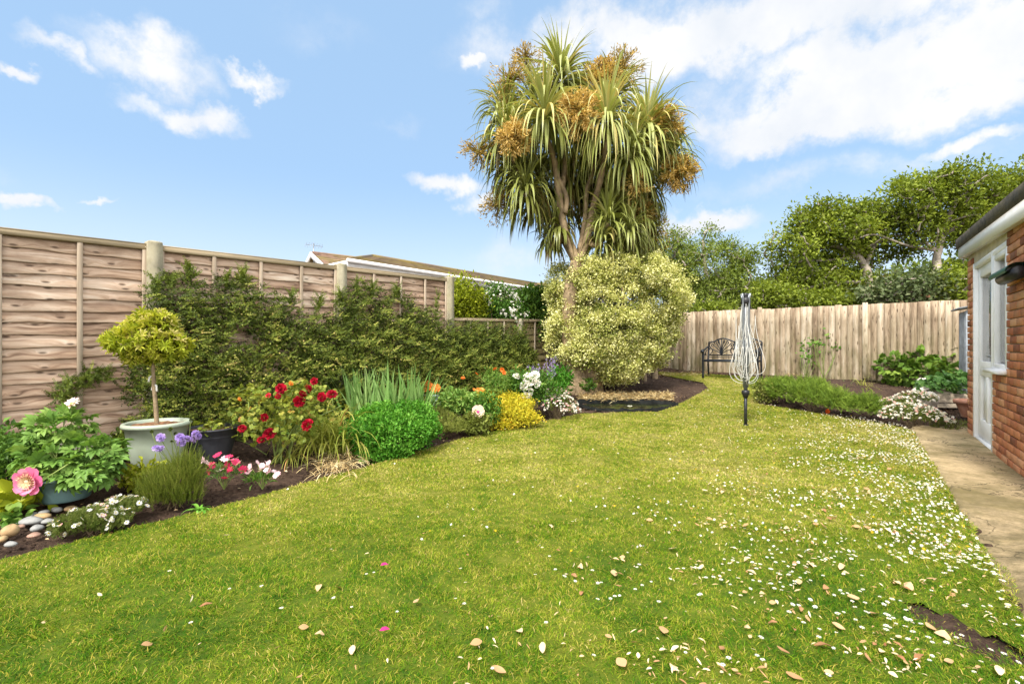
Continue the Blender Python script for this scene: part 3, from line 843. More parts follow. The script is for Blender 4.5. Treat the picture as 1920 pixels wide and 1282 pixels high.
# grass blades
def make_grass():
    a = Acc()
    xs = []; bands = [(.9, 2.0, 36000), (2.0, 3.0, 27000), (3.0, 4.5, 16000), (4.5, 6.5, 10000), (6.5, 9, 7000), (9, 13, 5000)]
    for y0, y1, dn in bands:
        w = 1.16 * y1 + .3; n = int(dn * (y1 - y0) * 2 * w)
        x = R.uniform(-w, w, n); y = R.uniform(y0, y1, n)
        k = (np.abs(x) < 1.16 * y + .3) & inpoly(x, y, LAWN); x = x[k]; y = y[k]
        ye = R.uniform(y0, y1, int(900 * (y1 - y0))); ye = ye[ye < 6.1]; xe = .66 + .737 * ye + (.035 + .05 * pn(np.c_[ye, ye], 2.5, 17)) * R.random(len(ye)); x = np.r_[x, xe]; y = np.r_[y, ye]
        k = R.random(len(x)) < np.clip((bare_d(x, y) - .6) * 1.3, .06, 1) * np.clip(.8 + 1.0 * pn(np.c_[x, y], 12, 21), .5, 1); x = x[k]; y = y[k]; n = len(x)
        P = np.c_[x, y, ground(x, y) - .006]
        tall = 1 + .35 * pn(P[:, :2], 4.5, 11)
        far = np.clip(y / 3.2, .8, 2.6)
        comb = .55 * pn(P[:, :2], 3, 33)[:, None] * np.array([[1, 0, 0]]) + .55 * pn(P[:, :2], 3, 34)[:, None] * np.array([[0, 1, 0]])
        D = nrm(np.c_[R.normal(0, .75, (n, 2)), np.full(n, .75)] + comb)
        L = R.uniform(.012, .031, n) * tall; wd = R.uniform(.0022, .0042, n) * far
        az = R.uniform(0, 6.28, n); Sd = np.c_[np.cos(az), np.sin(az), np.zeros(n)] * wd[:, None] * .5
        D2 = nrm(D + np.c_[nrm(D[:, :2]) * .6, -.35 * np.ones(n)])
        m1 = P + D * (L * .55)[:, None]; tip = m1 + D2 * (L * .5)[:, None]
        VV = np.stack([P - Sd, P + Sd, m1 + Sd * .8, m1 - Sd * .8, tip], 1).reshape(-1, 3)
        o = (np.arange(n) * 5)[:, None]
        tt = np.clip(R.normal(.42, .24, n), 0, 1); tt = np.where(R.random(n) < .07, R.uniform(.85, 1.3, n), tt)
        a.add(VV, [np.array([[0, 1, 2, 3]]) + o, np.array([[3, 2, 4]]) + o], np.repeat(tt, 5))
    # shaggy fringe along the bed edges
    return a


tag(make_grass().build('grass', M['blade']), 'short mown grass blades covering the whole lawn', 'grass', kind='stuff')

# path: concrete slab strip beside the house
def make_path():
    a = Acc(); ys = np.arange(-3, 6.45, .05); n = 14
    V = []
    for i, y in enumerate(ys):
        e = .012 * sin(y * 9) + .008 * sin(y * 31)
        xl = .645 + .737 * y + e; xr = 1.42 + .737 * y + (3.0 if y < 2.97 else 0)
        for k in range(n + 1):
            x = xl + (xr - xl) * k / n
            V.append((x, y, float(ground(x, y)) + .012 + .003 * sin(x * 5 + y * 3) - (.05 if k == 0 else 0)))
    V = np.array(V); w = n + 1; i = np.arange(len(ys) - 1)[:, None] * w; j = np.arange(n)[None]
    Q = np.stack([i + j, i + j + 1, i + w + j + 1, i + w + j], -1).reshape(-1, 4); a.add(V, [Q])
    return a


tag(make_path().build('path', M['path'], smooth=True), kind='structure')

# crumbs and dry fragments on the bed soil
def scatter_bed(n, test):
    x = R.uniform(-4.6, 8.3, n); y = R.uniform(2.0, 13, n); k = test(x, y); return x[k], y[k]


def bedtest(x, y):
    return ((~inpoly(x, y, LAWN)) | (bare_d(x, y) < 1.0)) & ((x + 7 - .737 * y) > .1) & (x + 1.357 * y < 22.5) & (np.abs(x) < 1.2 * y + .2) & (x - .737 * y < .6 + (y > 6.6) * 1.2) & (np.hypot((x - G(1172, 757)[0]) / .86, (y - G(1172, 757)[1]) / .46) > 1)


x, y = scatter_bed(60000, bedtest); n = len(x); a = Acc()
sz = R.uniform(.008, .028, n) * np.clip(y / 5, .7, 1.6)
scatter(a, CRUMB, np.c_[x, y, ground(x, y) - .03], rdir(n), rdir(n), sz, sz, sz * .7, .5)
tag(a.build('soil_crumbs', M['soil']), 'dark crumbly soil lumps over the planting beds', 'soil', kind='stuff')
x, y = scatter_bed(13000, bedtest); n = len(x); a = Acc(); den = pn(np.c_[x, y], 2.5, 40); k = R.random(n) < np.clip(.35 + den, .05, 1); x = x[k]; y = y[k]; n = len(x)
scatter(a, LEAF, np.c_[x, y, ground(x, y) - .012], nrm(np.c_[R.normal(size=(n, 2)), R.normal(0, .25, n)]), np.c_[R.normal(0, .3, (n, 2)), np.ones(n)], R.uniform(.006, .02, n), R.uniform(.015, .045, n), .02, R.uniform(0, 1, n))
tag(a.build('leaf_litter', M['litter']), 'small dry fragments of leaf litter strewn over the bed soil', 'leaf litter', kind='stuff')

# ================================================================== LEFT FENCES (local x runs along the fence, away from the camera)
BAY = 2.07
FO = np.array([-7 + .737 * 4.67, 4.67, 0.0]); FRZ = atan2(.805, .5932)
def fence_x(px):
    Y = 7 / ((CX - px) / F + .737); return (Y - 4.67) * 1.2423


def lap_panel(x0, x1, zb, zt, shear, woodm, parent, nboard_pitch=.103, nbat=3, label=None):
    """waney lap panel between two posts: overlapping boards, battens, rail"""
    pr = bpy.data.objects.new('panel', None)
    a = Acc(); k = int((zt - zb) / nboard_pitch) + 1; L = x1 - x0; nx = 40
    for i in range(k):
        zl = zb + i * nboard_pitch; xs = np.linspace(x0, x1, nx)
        wav = .006 * np.sin(xs * R.uniform(2, 5) + R.uniform(0, 6)) + .004 * np.sin(xs * R.uniform(9, 14) + R.uniform(0, 6)) + R.normal(0, .0012, nx)
        top = np.full(nx, min(zl + nboard_pitch + .02, zt)); bot = zl + wav
        cup = .004 * np.sin(xs * 3 + i)
        V = np.stack([np.c_[xs, -.030 + cup, bot], np.c_[xs, -.032 + cup + .001, bot + .007], np.c_[xs, -.012 + 0 * xs, top], np.c_[xs, -.004 + 0 * xs, top], np.c_[xs, -.020 + cup, bot]], 1)
        V[:, :, 2] += shear * V[:, :, 0]
        q = []; 
        for c in range(nx - 1):
            for e in range(4): q.append((c * 5 + e, (c + 1) * 5 + e, (c + 1) * 5 + e + 1, c * 5 + e + 1))
            q.append((c * 5 + 4, (c + 1) * 5 + 4, (c + 1) * 5, c * 5))
        a.add(V.reshape(-1, 3), [np.array(q)], R.random())
    pan = a.build('panel', woodm, parent)
    b = Acc()
    for i in range(nbat + 2):
        x = x0 + L * i / (nbat + 1) if 0 < i < nbat + 1 else (x0 + .02 if i == 0 else x1 - .02)
        pts = 8; zz = np.linspace(zb - .01, zt - .01, pts)
        box(b, (x, -.048, (zb + zt) / 2), (.036 + .004 * R.random(), .022, zt - zb - .01), R.random(), shear=shear, bev=.003)
    b.build('batten', M['batten'], pan)
    r = Acc(); box(r, ((x0 + x1) / 2, -.030, zt + .018), (L, .062, .044), R.random(), shear=shear, bev=.004)
    box(r, ((x0 + x1) / 2, -.018, zt + .046), (L + .01, .085, .012), R.random(), shear=shear)
    r.build('top_rail', M['rail'], pan)
    return pan


def post(x, zt, parent, shear, w=.118, pyr=True, m=None):
    a = Acc(); h = w / 2; y0 = -.055
    prof = [(1, -.2), (1, zt - .012), (.93, zt), (.3, zt + (.012 if pyr else .004))]
    V = []
    for s_, z in prof: V += [(x - h * s_, y0 - h * s_, z), (x + h * s_, y0 - h * s_, z), (x + h * s_, y0 + h * s_, z), (x - h * s_, y0 + h * s_, z)]
    V = np.array(V); V[:, 2] += shear * x
    q = [(i * 4 + j, i * 4 + (j + 1) % 4, i * 4 + 4 + (j + 1) % 4, i * 4 + 4 + j) for i in range(3) for j in range(4)] + [(12, 13, 14, 15)]
    a.add(V, [q]); return a.build('post', m or M['conc_post'], parent)


tf = thing('lap_fence', 'tall weathered waney lap timber fence with square concrete posts along the left border', 'fence', FO, FRZ, local=True)
SH = .036
for k in range(-2, 2):
    x0 = k * BAY + .05; x1 = (k + 1) * BAY - .05
    lap_panel(x0, x1, .30, 2.05, SH, M['fence'], tf)
    gb = Acc(); box(gb, ((x0 + x1) / 2, -.03, .14), (x1 - x0, .045, .32), shear=SH, bev=.005); gb.build('gravel_board', M['gravel_board'], tf)
for k in range(-1, 3): post(k * BAY, 2.125, tf, SH)

lf = thing('low_fence', 'low brown panel fence with thin battens at the far end of the left border', 'fence', FO, FRZ, local=True)
for k in range(2, 6):
    x0 = k * BAY + .05; x1 = min((k + 1) * BAY - .05, 11.75)
    if x1 - x0 < .3: continue
    zb = .15 if k < 5 else .2
    a_ = lap_panel(x0, x1, zb, 1.40, .034, M['low_fence'], lf, .14, 3)
for k in range(3, 6): post(k * BAY, 1.46, lf, .034, w=.09, pyr=False)

# ================================================================== BACK FENCE
# line X = 22.62 - 1.357 Y ; origin at the left corner
BO = np.array([22.62 - 1.357 * 14.15, 14.15, .44]); bdir = nrm([1.357, -1, 0]); BRZ = atan2(bdir[1], bdir[0])
bf = thing('paling_fence', 'tall fence of weathered vertical featheredge boards across the back of the garden', 'fence', BO, BRZ, local=True)
def back_x(px):
    k = (px - CX) / F; Y = 22.62 / (k + 1.357); return (14.15 - Y) / abs(bdir[1])
px_posts = [back_x(1425), back_x(1622)]
pitch_post = px_posts[1] - px_posts[0]
posts = [px_posts[0] + i * pitch_post for i in range(-2, 4)]
Lb = posts[-1]; x = -.2; bayi = 0
edges = [-.2] + [p for p in posts]
for bi in range(len(edges) - 1):
    e0, e1 = edges[bi], edges[bi + 1]; a = Acc(); n = max(1, round((e1 - e0) / .113)); w = (e1 - e0) / n
    for i in range(n):
        xa = e0 + i * w; ht = 1.62 + R.normal(0, .008); t_ = R.random(); ln = R.normal(0, .004)
        ks = 6; V = []
        for z in np.linspace(-.1, ht, ks):
            dx = ln * z / ht + R.normal(0, .0012)
            V += [(xa + dx, -.034, z), (xa + w + .012 + dx, -.009, z), (xa + w + .012 + dx, -.004, z), (xa + dx, -.004, z)]
        q = [(r_ * 4 + j, r_ * 4 + (j + 1) % 4, r_ * 4 + 4 + (j + 1) % 4, r_ * 4 + 4 + j) for r_ in range(ks - 1) for j in range(4)] + [(ks * 4 - 4, ks * 4 - 3, ks * 4 - 2, ks * 4 - 1)]
        a.add(V, [q], t_)
    pn_ = a.build('panel', M['pale_fence'], bf)
    for rz_ in (.3, 1.35): b = Acc(); box(b, ((e0 + e1) / 2, .03, rz_), (e1 - e0, .06, .07)); b.build('back_rail', M['rail'], pn_)
for p in posts:
    a = Acc(); V = []
    box(a, (p, -.045, .80), (.10, .04, 1.72), R.random(), bev=.008); a.build('post', M['pale_fence'], bf)

# ================================================================== BRICK BUILDING (local x from far corner towards the camera, y into the building)
HC = np.array([1.37 + .737 * 5.98, 5.98, 0.0])
HRZ = atan2(-.805, -.5932)      # local x = -U ; local y = (.805,-.593) -> away from the garden
hb = thing('brick_outbuilding', 'red brick flat roofed building with white door at the right edge beside the path', 'building', HC, HRZ, local=True)
DX0, DX1, WX1, FT = .36, 1.40, 1.985, 2.09
SILL = .84
def roofz(x): return -.042 * (x + .15)
def wall_open(x0, x1, z0, z1):
    """True when the brick is (mostly) inside the door / window opening"""
    return (x0 < WX1 and x1 > DX0 and z1 > SILL and z0 < 2.2) or (x0 < DX1 and x1 > DX0 and z0 < 2.2)
def make_wall():
    a = Acc(); row = .075; bw = .2225
    WL = 3.6
    # mortar backing pieces
    for (x0, x1, z0, z1) in ((0, DX0 - .002, -.2, 2.2), (DX1 + .002, WX1, -.2, SILL - .002), (WX1 + .002, WL, -.2, 2.3)):
        box(a, ((x0 + x1) / 2, .06, (z0 + z1) / 2), (x1 - x0, .11, z1 - z0), .5, 1)
    segs = [(0, DX0, 0, 2.2), (DX1, WX1, 0, SILL), (WX1, WL, 0, 2.3)]
    for r in range(-1, 31):
        z0 = r * row + .005; z1 = z0 + .065
        off = (r % 2) * bw / 2
        for sx0, sx1, sz0, sz1 in segs:
            if z1 > sz1 + .01: continue
            x = -off if sx0 == 0 else math.floor((sx0 - 0) / bw) * bw - off
            while x < sx1:
                b0, b1 = max(x + .005, sx0), min(x + bw - .005, sx1)
                if b1 - b0 > .025:
                    zz1 = min(z1, sz1)
                    box(a, ((b0 + b1) / 2, .0 + R.normal(0, .0008), (z0 + zz1) / 2 + R.normal(0, .0007)), (b1 - b0, .03, zz1 - z0), R.random(), 0, bev=.0035)
                x += bw
    # end wall seen edge on and the back
    for r in range(-1, 29):
        z0 = r * row + .005
        for j in range(12):
            y0 = .02 + j * bw - (r % 2) * bw / 2
            if y0 < .016: 
                if y0 + bw < .06: continue
                y0 = .016
            box(a, (.0 - .0, y0 + bw / 2 - .005, z0 + .0325), (.03, bw - .012, .065), R.random(), 0, bev=.0035)
            box(a, (WL, y0 + bw / 2 - .005, z0 + .0325), (.03, bw - .012, .065), R.random(), 0, bev=.0035)
    box(a, (.055, 1.4, 1.0), (.09, 2.5, 2.4), .5, 1); box(a, (WL - .055, 1.4, .95), (.09, 2.5, 2.3), .5, 1); box(a, (WL / 2, 2.7, .95), (WL - .02, .09, 2.3), .5, 1)
    return a
wo = make_wall().build('brick_wall', [M['brick'], M['mortar']], hb)
# lintel board
a = Acc(); box(a, (1.02, .02, 2.165), (2.06, .05, .14), shear=-.0, bev=.003); a.build('lintel_board', M['lintel'], hb)
# fascia + felt roof
def beam(a, x0, x1, y0, y1, zb, zt):
    V = []
    for x in (x0, x1):
        for y in (y0, y1): V += [(x, y, zb + roofz(x)), (x, y, zt + roofz(x))]
    a.add(V, [[[0, 1, 3, 2], [4, 6, 7, 5], [0, 4, 5, 1], [2, 3, 7, 6], [0, 2, 6, 4], [1, 5, 7, 3]]])
a = Acc(); beam(a, -.13, 3.74, -.085, -.055, 2.235, 2.38); beam(a, -.13, -.10, -.055, 2.85, 2.235, 2.38); beam(a, 3.71, 3.74, -.055, 2.85, 2.235, 2.38); fa_ = a.build('fascia', M['fascia'], hb)
a = Acc(); beam(a, -.10, 3.71, -.055, -.012, 2.245, 2.27); beam(a, -.10, 3.71, -.012, 2.85, 2.25, 2.27); a.build('soffit', M['fascia'], fa_)
a = Acc(); 
xs = np.linspace(-.17, 3.78, 60); V = []
for x in xs:
    w = R.normal(0, .003); V += [(x, -.10 + w, 2.37 + roofz(x)), (x, -.105 + w, 2.49 + roofz(x) + w), (x, -.06, 2.515 + roofz(x)), (x, 2.9, 2.50 + roofz(x)), (x, 2.9, 2.37 + roofz(x))]
q = [(i * 5 + e, (i + 1) * 5 + e, (i + 1) * 5 + (e + 1) % 5, i * 5 + (e + 1) % 5) for i in range(59) for e in range(5)]
a.add(V, [q, [(0, 1, 2, 3), (295, 296, 297, 298)], [(0, 3, 4), (295, 298, 299)]]); a.build('roof', M['felt'], hb)
# door
FRW = .055
a = Acc()
box(a, (DX0 + .03, .03, FT / 2), (.06, .09, FT), bev=.004); box(a, (DX1 - .03, .03, FT / 2), (.06, .09, FT), bev=.004)
box(a, ((DX0 + WX1) / 2, .03, FT - .03), (WX1 - DX0 - .005, .085, .06), bev=.004); box(a, ((DX0 + DX1) / 2, .045, .015), (DX1 - DX0, .1, .05))
fr = a.build('door_frame', M['upvc'], hb)
d0, d1 = DX0 + .062, DX1 - .062; dw = d1 - d0
a = Acc()
zt = FT - .064; y = .045; th = .042
st = .11
box(a, (d0 + st / 2, y, (zt + .045) / 2), (st, th, zt - .045), bev=.004); box(a, (d1 - st / 2, y, (zt + .045) / 2), (st, th, zt - .045), bev=.004)
box(a, ((d0 + d1) / 2, y, zt - .06), (dw - 2 * st, th, .118), bev=.004)
box(a, ((d0 + d1) / 2, y, .85), (dw - 2 * st, th, .17), bev=.004); box(a, ((d0 + d1) / 2, y, .15), (dw - 2 * st, th, .21), bev=.004)
box(a, ((d0 + d1) / 2, y, .51), (.09, th, .505), bev=.004)
for s_ in (-1, 1): box(a, ((d0 + d1) / 2 + s_ * (dw - 2 * st + .09) / 4, y + .012, .51), ((dw - 2 * st - .09) / 2, .012, .50))
dr = a.build('door', M['upvc'], hb)
a = Acc(); box(a, ((d0 + d1) / 2, y + .002, (.938 + zt - .12) / 2), (dw - 2 * st, .006, zt - .12 - .938)); a.build('pane', M['glass'], dr)
a = Acc(); box(a, (d1 - .05, y - .027, .98), (.03, .008, .16)); tube(a, [(d1 - .05, y - .03, 1.0), (d1 - .05, y - .06, 1.0), (d1 - .15, y - .062, 1.0)], .009, 8); a.build('handle', M['arm'], dr)
# window beside the door
a = Acc(); w0 = DX1 + .002; 
box(a, (w0 + .03, .03, (SILL + FT - .06) / 2 + .015), (.06, .085, FT - .06 - SILL - .03), bev=.004); box(a, (WX1 - .033, .03, (SILL + FT - .06) / 2 + .015), (.06, .085, FT - .06 - SILL - .03), bev=.004)
box(a, ((w0 + WX1) / 2, .03, SILL + .06), (WX1 - w0 - .125, .08, .06), bev=.004); box(a, ((w0 + WX1) / 2, .03, FT - .09), (WX1 - w0 - .125, .08, .055), bev=.004)
wn = a.build('window', M['upvc'], hb)
a = Acc(); box(a, ((w0 + WX1) / 2, .034, (SILL + FT) / 2), (WX1 - w0 - .12, .006, FT - SILL - .2)); a.build('pane', M['glass'], wn)
a = Acc(); V = [(w0 - .06, -.075, SILL + .0), (WX1 + .02, -.075, SILL + .0), (w0 - .06, -.075, SILL + .035), (WX1 + .02, -.075, SILL + .035), (w0 - .06, .02, SILL + .05), (WX1 + .02, .02, SILL + .05), (w0 - .06, .02, SILL), (WX1 + .02, .02, SILL)]
a.add(V, [[[0, 1, 3, 2], [2, 3, 5, 4], [4, 5, 7, 6], [6, 7, 1, 0], [0, 2, 4, 6], [1, 7, 5, 3]]]); a.build('sill', M['upvc'], wn)
# interior: back wall, floor and hanging curtain so the glass shows something real
a = Acc(); box(a, (1.8, 2.4, 1.0), (3.3, .05, 2.0)); box(a, (1.8, 1.3, -.03), (3.3, 2.3, .05)); box(a, (1.8, 1.3, 2.05), (3.3, 2.3, .03)); a.build('room', M['dark'], hb)
a = Acc(); xs = np.linspace(DX1 - .3, WX1 + .05, 50); V = np.concatenate([[(x_, .22 + .02 * sin(x_ * 55), .95), (x_, .2 + .03 * sin(x_ * 55), 1.95)] for x_ in xs]); a.add(V, [[(2 * i, 2 * i + 2, 2 * i + 3, 2 * i + 1) for i in range(49)]]); a.build('curtain', M['curtain'], hb, smooth=True)
# green rolled cover on the wall
gr = thing('hose_reel', 'dark green rounded metal fitting fixed to the brick wall beside the window', 'wall fitting', HC - U * 2.28 + NRM * -.0 + np.array([0, 0, 1.72]), HRZ, local=True)
a = Acc(); 
ang = np.linspace(-.3, pi + .3, 12); V = []
for x_ in (-.12, .5):
    V += [(x_, -.085 + .075 * cos(t_) , .075 * sin(t_) * .8) for t_ in ang]
n_ = len(ang); a.add(V, [[(i, i + 1, n_ + i + 1, n_ + i) for i in range(n_ - 1)]]); 
V2 = [(x_, y_ * .92 - .007, z_ * .9) for x_, y_, z_ in V]; a.add(V2, [[(i, n_ + i, n_ + i + 1, i + 1) for i in range(n_ - 1)]])
a.build('cover', M['greenmetal'], gr, smooth=True)
a = Acc(); tube(a, [(-.05, -.08, -.02), (.5, -.08, -.02)], .05, 14); a.build('roll', M['blackpl'], gr, smooth=True)
a = Acc(); box(a, (.2, -.02, -.02), (.25, .02, .05)); a.build('bracket', M['greenmetal'], gr)

# narrow ribbed panel beyond the corner
q0 = np.array([(1812 - CX) / F * 8.3, 8.3, 0]); q0[2] = float(ground(q0[0], q0[1]))
sh = thing('tool_store', 'narrow grey blue ribbed store with sloping cap standing past the brick corner', 'garden store', q0, BRZ)
a = Acc()
for i in range(7): box(a, q0 + np.array([.02 + i * .075, 0, .78 - .0]) , (.06, .03 + .012 * (i % 2), 1.62), R.random(), bev=.006)
for i in range(7): box(a, q0 + np.array([-.005, .05 + i * .09, .78]), (.03, .07, 1.6), R.random(), bev=.006)
o = a.build('body', M['greyblue'], sh)
a = Acc(); V = np.array([(-.12, -.10, 1.66), (.62, -.10, 1.78), (.62, .75, 1.78), (-.12, .75, 1.66)]) + q0; V = np.r_[V, V - [0, 0, .025]]
V[:, 2] -= .02
a.add(V, [[(0, 1, 2, 3), (7, 6, 5, 4), (0, 4, 5, 1), (1, 5, 6, 2), (2, 6, 7, 3), (3, 7, 4, 0)]]); a.build('cap', M['greyblue'], sh)
for ch in sh.children: pass

# ================================================================== POND
pc = G(1172, 757); PZ = float(ground(pc[0], pc[1]))
def ringpts(rx, ry, n=72, wob=.05): 
    an = np.arange(n) * 2 * pi / n; k = 1 + wob * np.sin(3 * an + 1) + wob * .6 * np.sin(5 * an)
    return np.c_[pc[0] + rx * np.cos(an) * k, pc[1] + ry * np.sin(an) * k]
a = Acc(); r_ = ringpts(.80, .41); V = np.r_[np.c_[r_, np.full(72, PZ - .036)], [[pc[0], pc[1], PZ - .036]]]; a.add(V, [[(i, (i + 1) % 72, 72) for i in range(72)]])
tag(a.build('water', M['water']), kind='structure')
a = Acc(); V = []; prof = [(.78, .38, -.14), (.80, .405, -.05), (.815, .42, .004), (.84, .44, .010), (.87, .47, .004), (.88, .48, -.03)]
for i, (rx, ry, dz) in enumerate(prof):
    rr = ringpts(rx, ry); zz = np.array([float(ground(p_[0], p_[1])) for p_ in rr]); j_ = .012 * np.sin(np.arange(72) * 1.9 + i) + R.normal(0, .004, 72)
    V.append(np.c_[rr, zz + dz + j_ * (i > 1)])
V = np.concatenate(V); q = [(i * 72 + j, i * 72 + (j + 1) % 72, (i + 1) * 72 + (j + 1) % 72, (i + 1) * 72 + j) for i in range(len(prof) - 1) for j in range(72)]
a.add(V, [q]); tag(a.build('pond_liner', M['liner'], smooth=True, loc=(pc[0], pc[1], PZ)), 'black rubber liner rim around the small sunken pond', 'pond liner')
# lily floating
a = Acc(); p_ = G(1181, 762); p_[2] = PZ - .03
scatter(a, flower(9, .5, .3, .6, .1, .6, 0.0, 2), p_, (0, 1, 0), (0, 0, 1), .1, .1, .1, .0)
tag(a.build('water_lily', M['white'], loc=p_), 'single white lily floating on the pond', 'flower')
# cut straw behind the pond
def straw_patch(name, label, px0, px1, py0, py1, n, m=None, h=.02, Lr=(.05, .14)):
    a = Acc(); P = np.array([G(R.uniform(px0, px1), R.uniform(py0, py1)) for _ in range(n)]); P[:, 2] += R.uniform(-.01, h, n)
    D = nrm(np.c_[R.normal(size=(n, 2)), R.normal(.15, .25, n)])
    scatter(a, LEAF, P, D, np.c_[R.normal(0, .5, (n, 2)), np.ones(n)], R.uniform(.005, .010, n), R.uniform(*Lr, n), .02, R.uniform(0, 1, n))
    return tag(a.build(name, m or M['straw']), label, 'dead grass', kind='stuff')
straw_patch('dead_grass', 'straw coloured cut grass lying behind the pond', 1085, 1262, 736, 750, 2600)
straw_patch('dead_grass', 'dry straw lying at the foot of the back fence', 1470, 1640, 700, 706, 800, h=.05)
straw_patch('dead_grass', 'dry yellow grass at the back left corner by the bench', 1235, 1330, 698, 706, 500)

# ================================================================== WALL SHRUB ON THE FENCE
SPR = [spray(16, k, .30, .17, .125) for k in range(4)]
top_px = [(262, 765), (268, 690), (276, 640), (292, 560), (300, 540), (318, 545), (330, 518), (350, 520), (372, 503), (392, 515), (405, 545), (425, 520), (452, 522), (470, 512), (490, 520),
          (520, 545), (560, 560), (590, 572), (628, 590), (645, 560), (660, 545), (690, 530), (715, 540), (745, 545), (775, 552), (800, 575), (835, 590), (850, 600), (920, 604), (965, 610), (985, 625), (1000, 645), (1008, 690)]
def fence_h(px, py, off=.15):
    """fence coordinate and height of a photo pixel on the plane `off` in front of the fence"""
    k = (px - CX) / F; Y = (7 - off * 1.2423) / (.737 - k); return (Y - 4.67) * 1.2423, CAMZ + (HY - py) / F * Y
tp = np.array([fence_h(*p) for p in top_px])
def fpt(xl, z, off): 
    xl = np.asarray(xl); off = np.asarray(off)
    return np.stack([FO[0] + U[0] * xl + NRM[0] * off, FO[1] + U[1] * xl + NRM[1] * off, np.broadcast_to(z, xl.shape)], -1)
ws = thing('wall_shrub', 'dense dark green small leaved shrub trained flat over the timber fence', 'shrub', fpt(2.0, .15, .2))
a = Acc(); n = 17000
xl = R.uniform(tp[0, 0], tp[-1, 0], n * 2); zt_ = np.interp(xl, tp[:, 0], tp[:, 1]); zb_ = .12 + .036 * xl
zz = zb_ + (zt_ - zb_) * R.random(n * 2) ** .92; q3 = np.c_[xl, zz]
dtop = zt_ - zz
hole = pn(q3, 3.2, 77)
dens_ = np.clip(dtop / .5 + .25, 0, 1) * np.clip((hole + .62) * 4 + dtop * 1.5, .03, 1)
for hx, hz in ((585, 640), (545, 660), (470, 635), (520, 690)):
    c_ = fence_h(hx, hz); dens_ *= 1 - .93 * np.exp(-(((xl - c_[0]) / .12) ** 2 + ((zz - c_[1]) / .08) ** 2))
k = R.random(n * 2) < dens_; xl = xl[k][:n]; zz = zz[k][:n]; dtop = dtop[k][:n]; n = len(xl)
thick = np.clip(.12 + dtop * .28, .1, .36) * (1 + .38 * pn(np.c_[xl, zz * 1.6], 6.5, 5)); off = thick * R.random(n) ** .45 + .05
P = fpt(xl, zz, off)
# sprays arch along and out of the fence
D = nrm(U[None] * R.choice([-1, 1], n, p=[.4, .6])[:, None] * R.uniform(.3, 1, n)[:, None] + NRM[None] * R.uniform(.0, .6, n)[:, None] + np.c_[np.zeros((n, 2)), R.normal(.28, .4, n)])
N = nrm(NRM[None] * .9 + np.array([0, 0, .6]) + R.normal(0, .4, (n, 3)))
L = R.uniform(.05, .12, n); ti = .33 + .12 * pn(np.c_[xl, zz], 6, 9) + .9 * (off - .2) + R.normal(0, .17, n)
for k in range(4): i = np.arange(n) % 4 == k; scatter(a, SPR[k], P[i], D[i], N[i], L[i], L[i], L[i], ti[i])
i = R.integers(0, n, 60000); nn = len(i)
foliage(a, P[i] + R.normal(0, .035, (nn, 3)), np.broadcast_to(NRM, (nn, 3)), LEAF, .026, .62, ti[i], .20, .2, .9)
# dark-tinted inner layer of twigs and leaves just against the fence
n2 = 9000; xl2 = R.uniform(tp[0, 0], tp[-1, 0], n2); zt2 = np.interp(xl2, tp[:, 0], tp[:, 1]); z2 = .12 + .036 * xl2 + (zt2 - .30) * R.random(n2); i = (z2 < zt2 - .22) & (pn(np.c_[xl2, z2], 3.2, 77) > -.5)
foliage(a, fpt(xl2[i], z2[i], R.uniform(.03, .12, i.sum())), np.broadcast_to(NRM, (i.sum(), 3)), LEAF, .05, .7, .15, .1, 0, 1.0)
# tall shoots standing above the outline
for px, py0, py1 in ((376, 530, 500), (345, 545, 522), (318, 560, 524), (478, 540, 508), (446, 545, 520), (610, 585, 558), (688, 560, 524), (708, 560, 533), (752, 560, 538), (762, 570, 545), (828, 600, 548), (832, 620, 570), (655, 575, 548), (565, 575, 552), (985, 640, 610)):
    c0 = fence_h(px, py0); c1 = fence_h(px + R.uniform(-8, 8), py1)
    for r_ in range(7):
        f_ = r_ / 7; p_ = fpt(np.array([c0[0] + (c1[0] - c0[0]) * f_]), c0[1] + (c1[1] - c0[1]) * f_, np.array([.14]))
        for s_ in range(3): scatter(a, SPR[s_], p_, nrm(np.array([[0, 0, .8]]) + R.normal(0, .5, (1, 3))), NRM[None] + R.normal(0, .3, (1, 3)), .13, .13, .13, .45)
a.build('foliage', M['hedge'], ws)
a = Acc()
for i in range(34):
    x0 = R.choice([.9, 2.6, 4.4, 6.0, 7.2]) + R.normal(0, .1); h = R.uniform(.6, 1.3); 
    zt_i = float(np.interp(x0, tp[:, 0], tp[:, 1])); pts = [fpt(np.array(x0), .2 + .036 * x0, np.array(.12))]; s = R.uniform(-.9, .9)
    for j in range(1, 6): pts.append(fpt(np.array(x0 + s * (j / 5) ** 1.1 * .9), .2 + .036 * x0 + (min(h, zt_i - .35)) * j / 5, np.array(.10 + .06 * sin(j))))
    tube(a, smooth_path(pts, 3), np.linspace(.014, .004, 16), 5)
a.build('stem', M['bark'], ws)
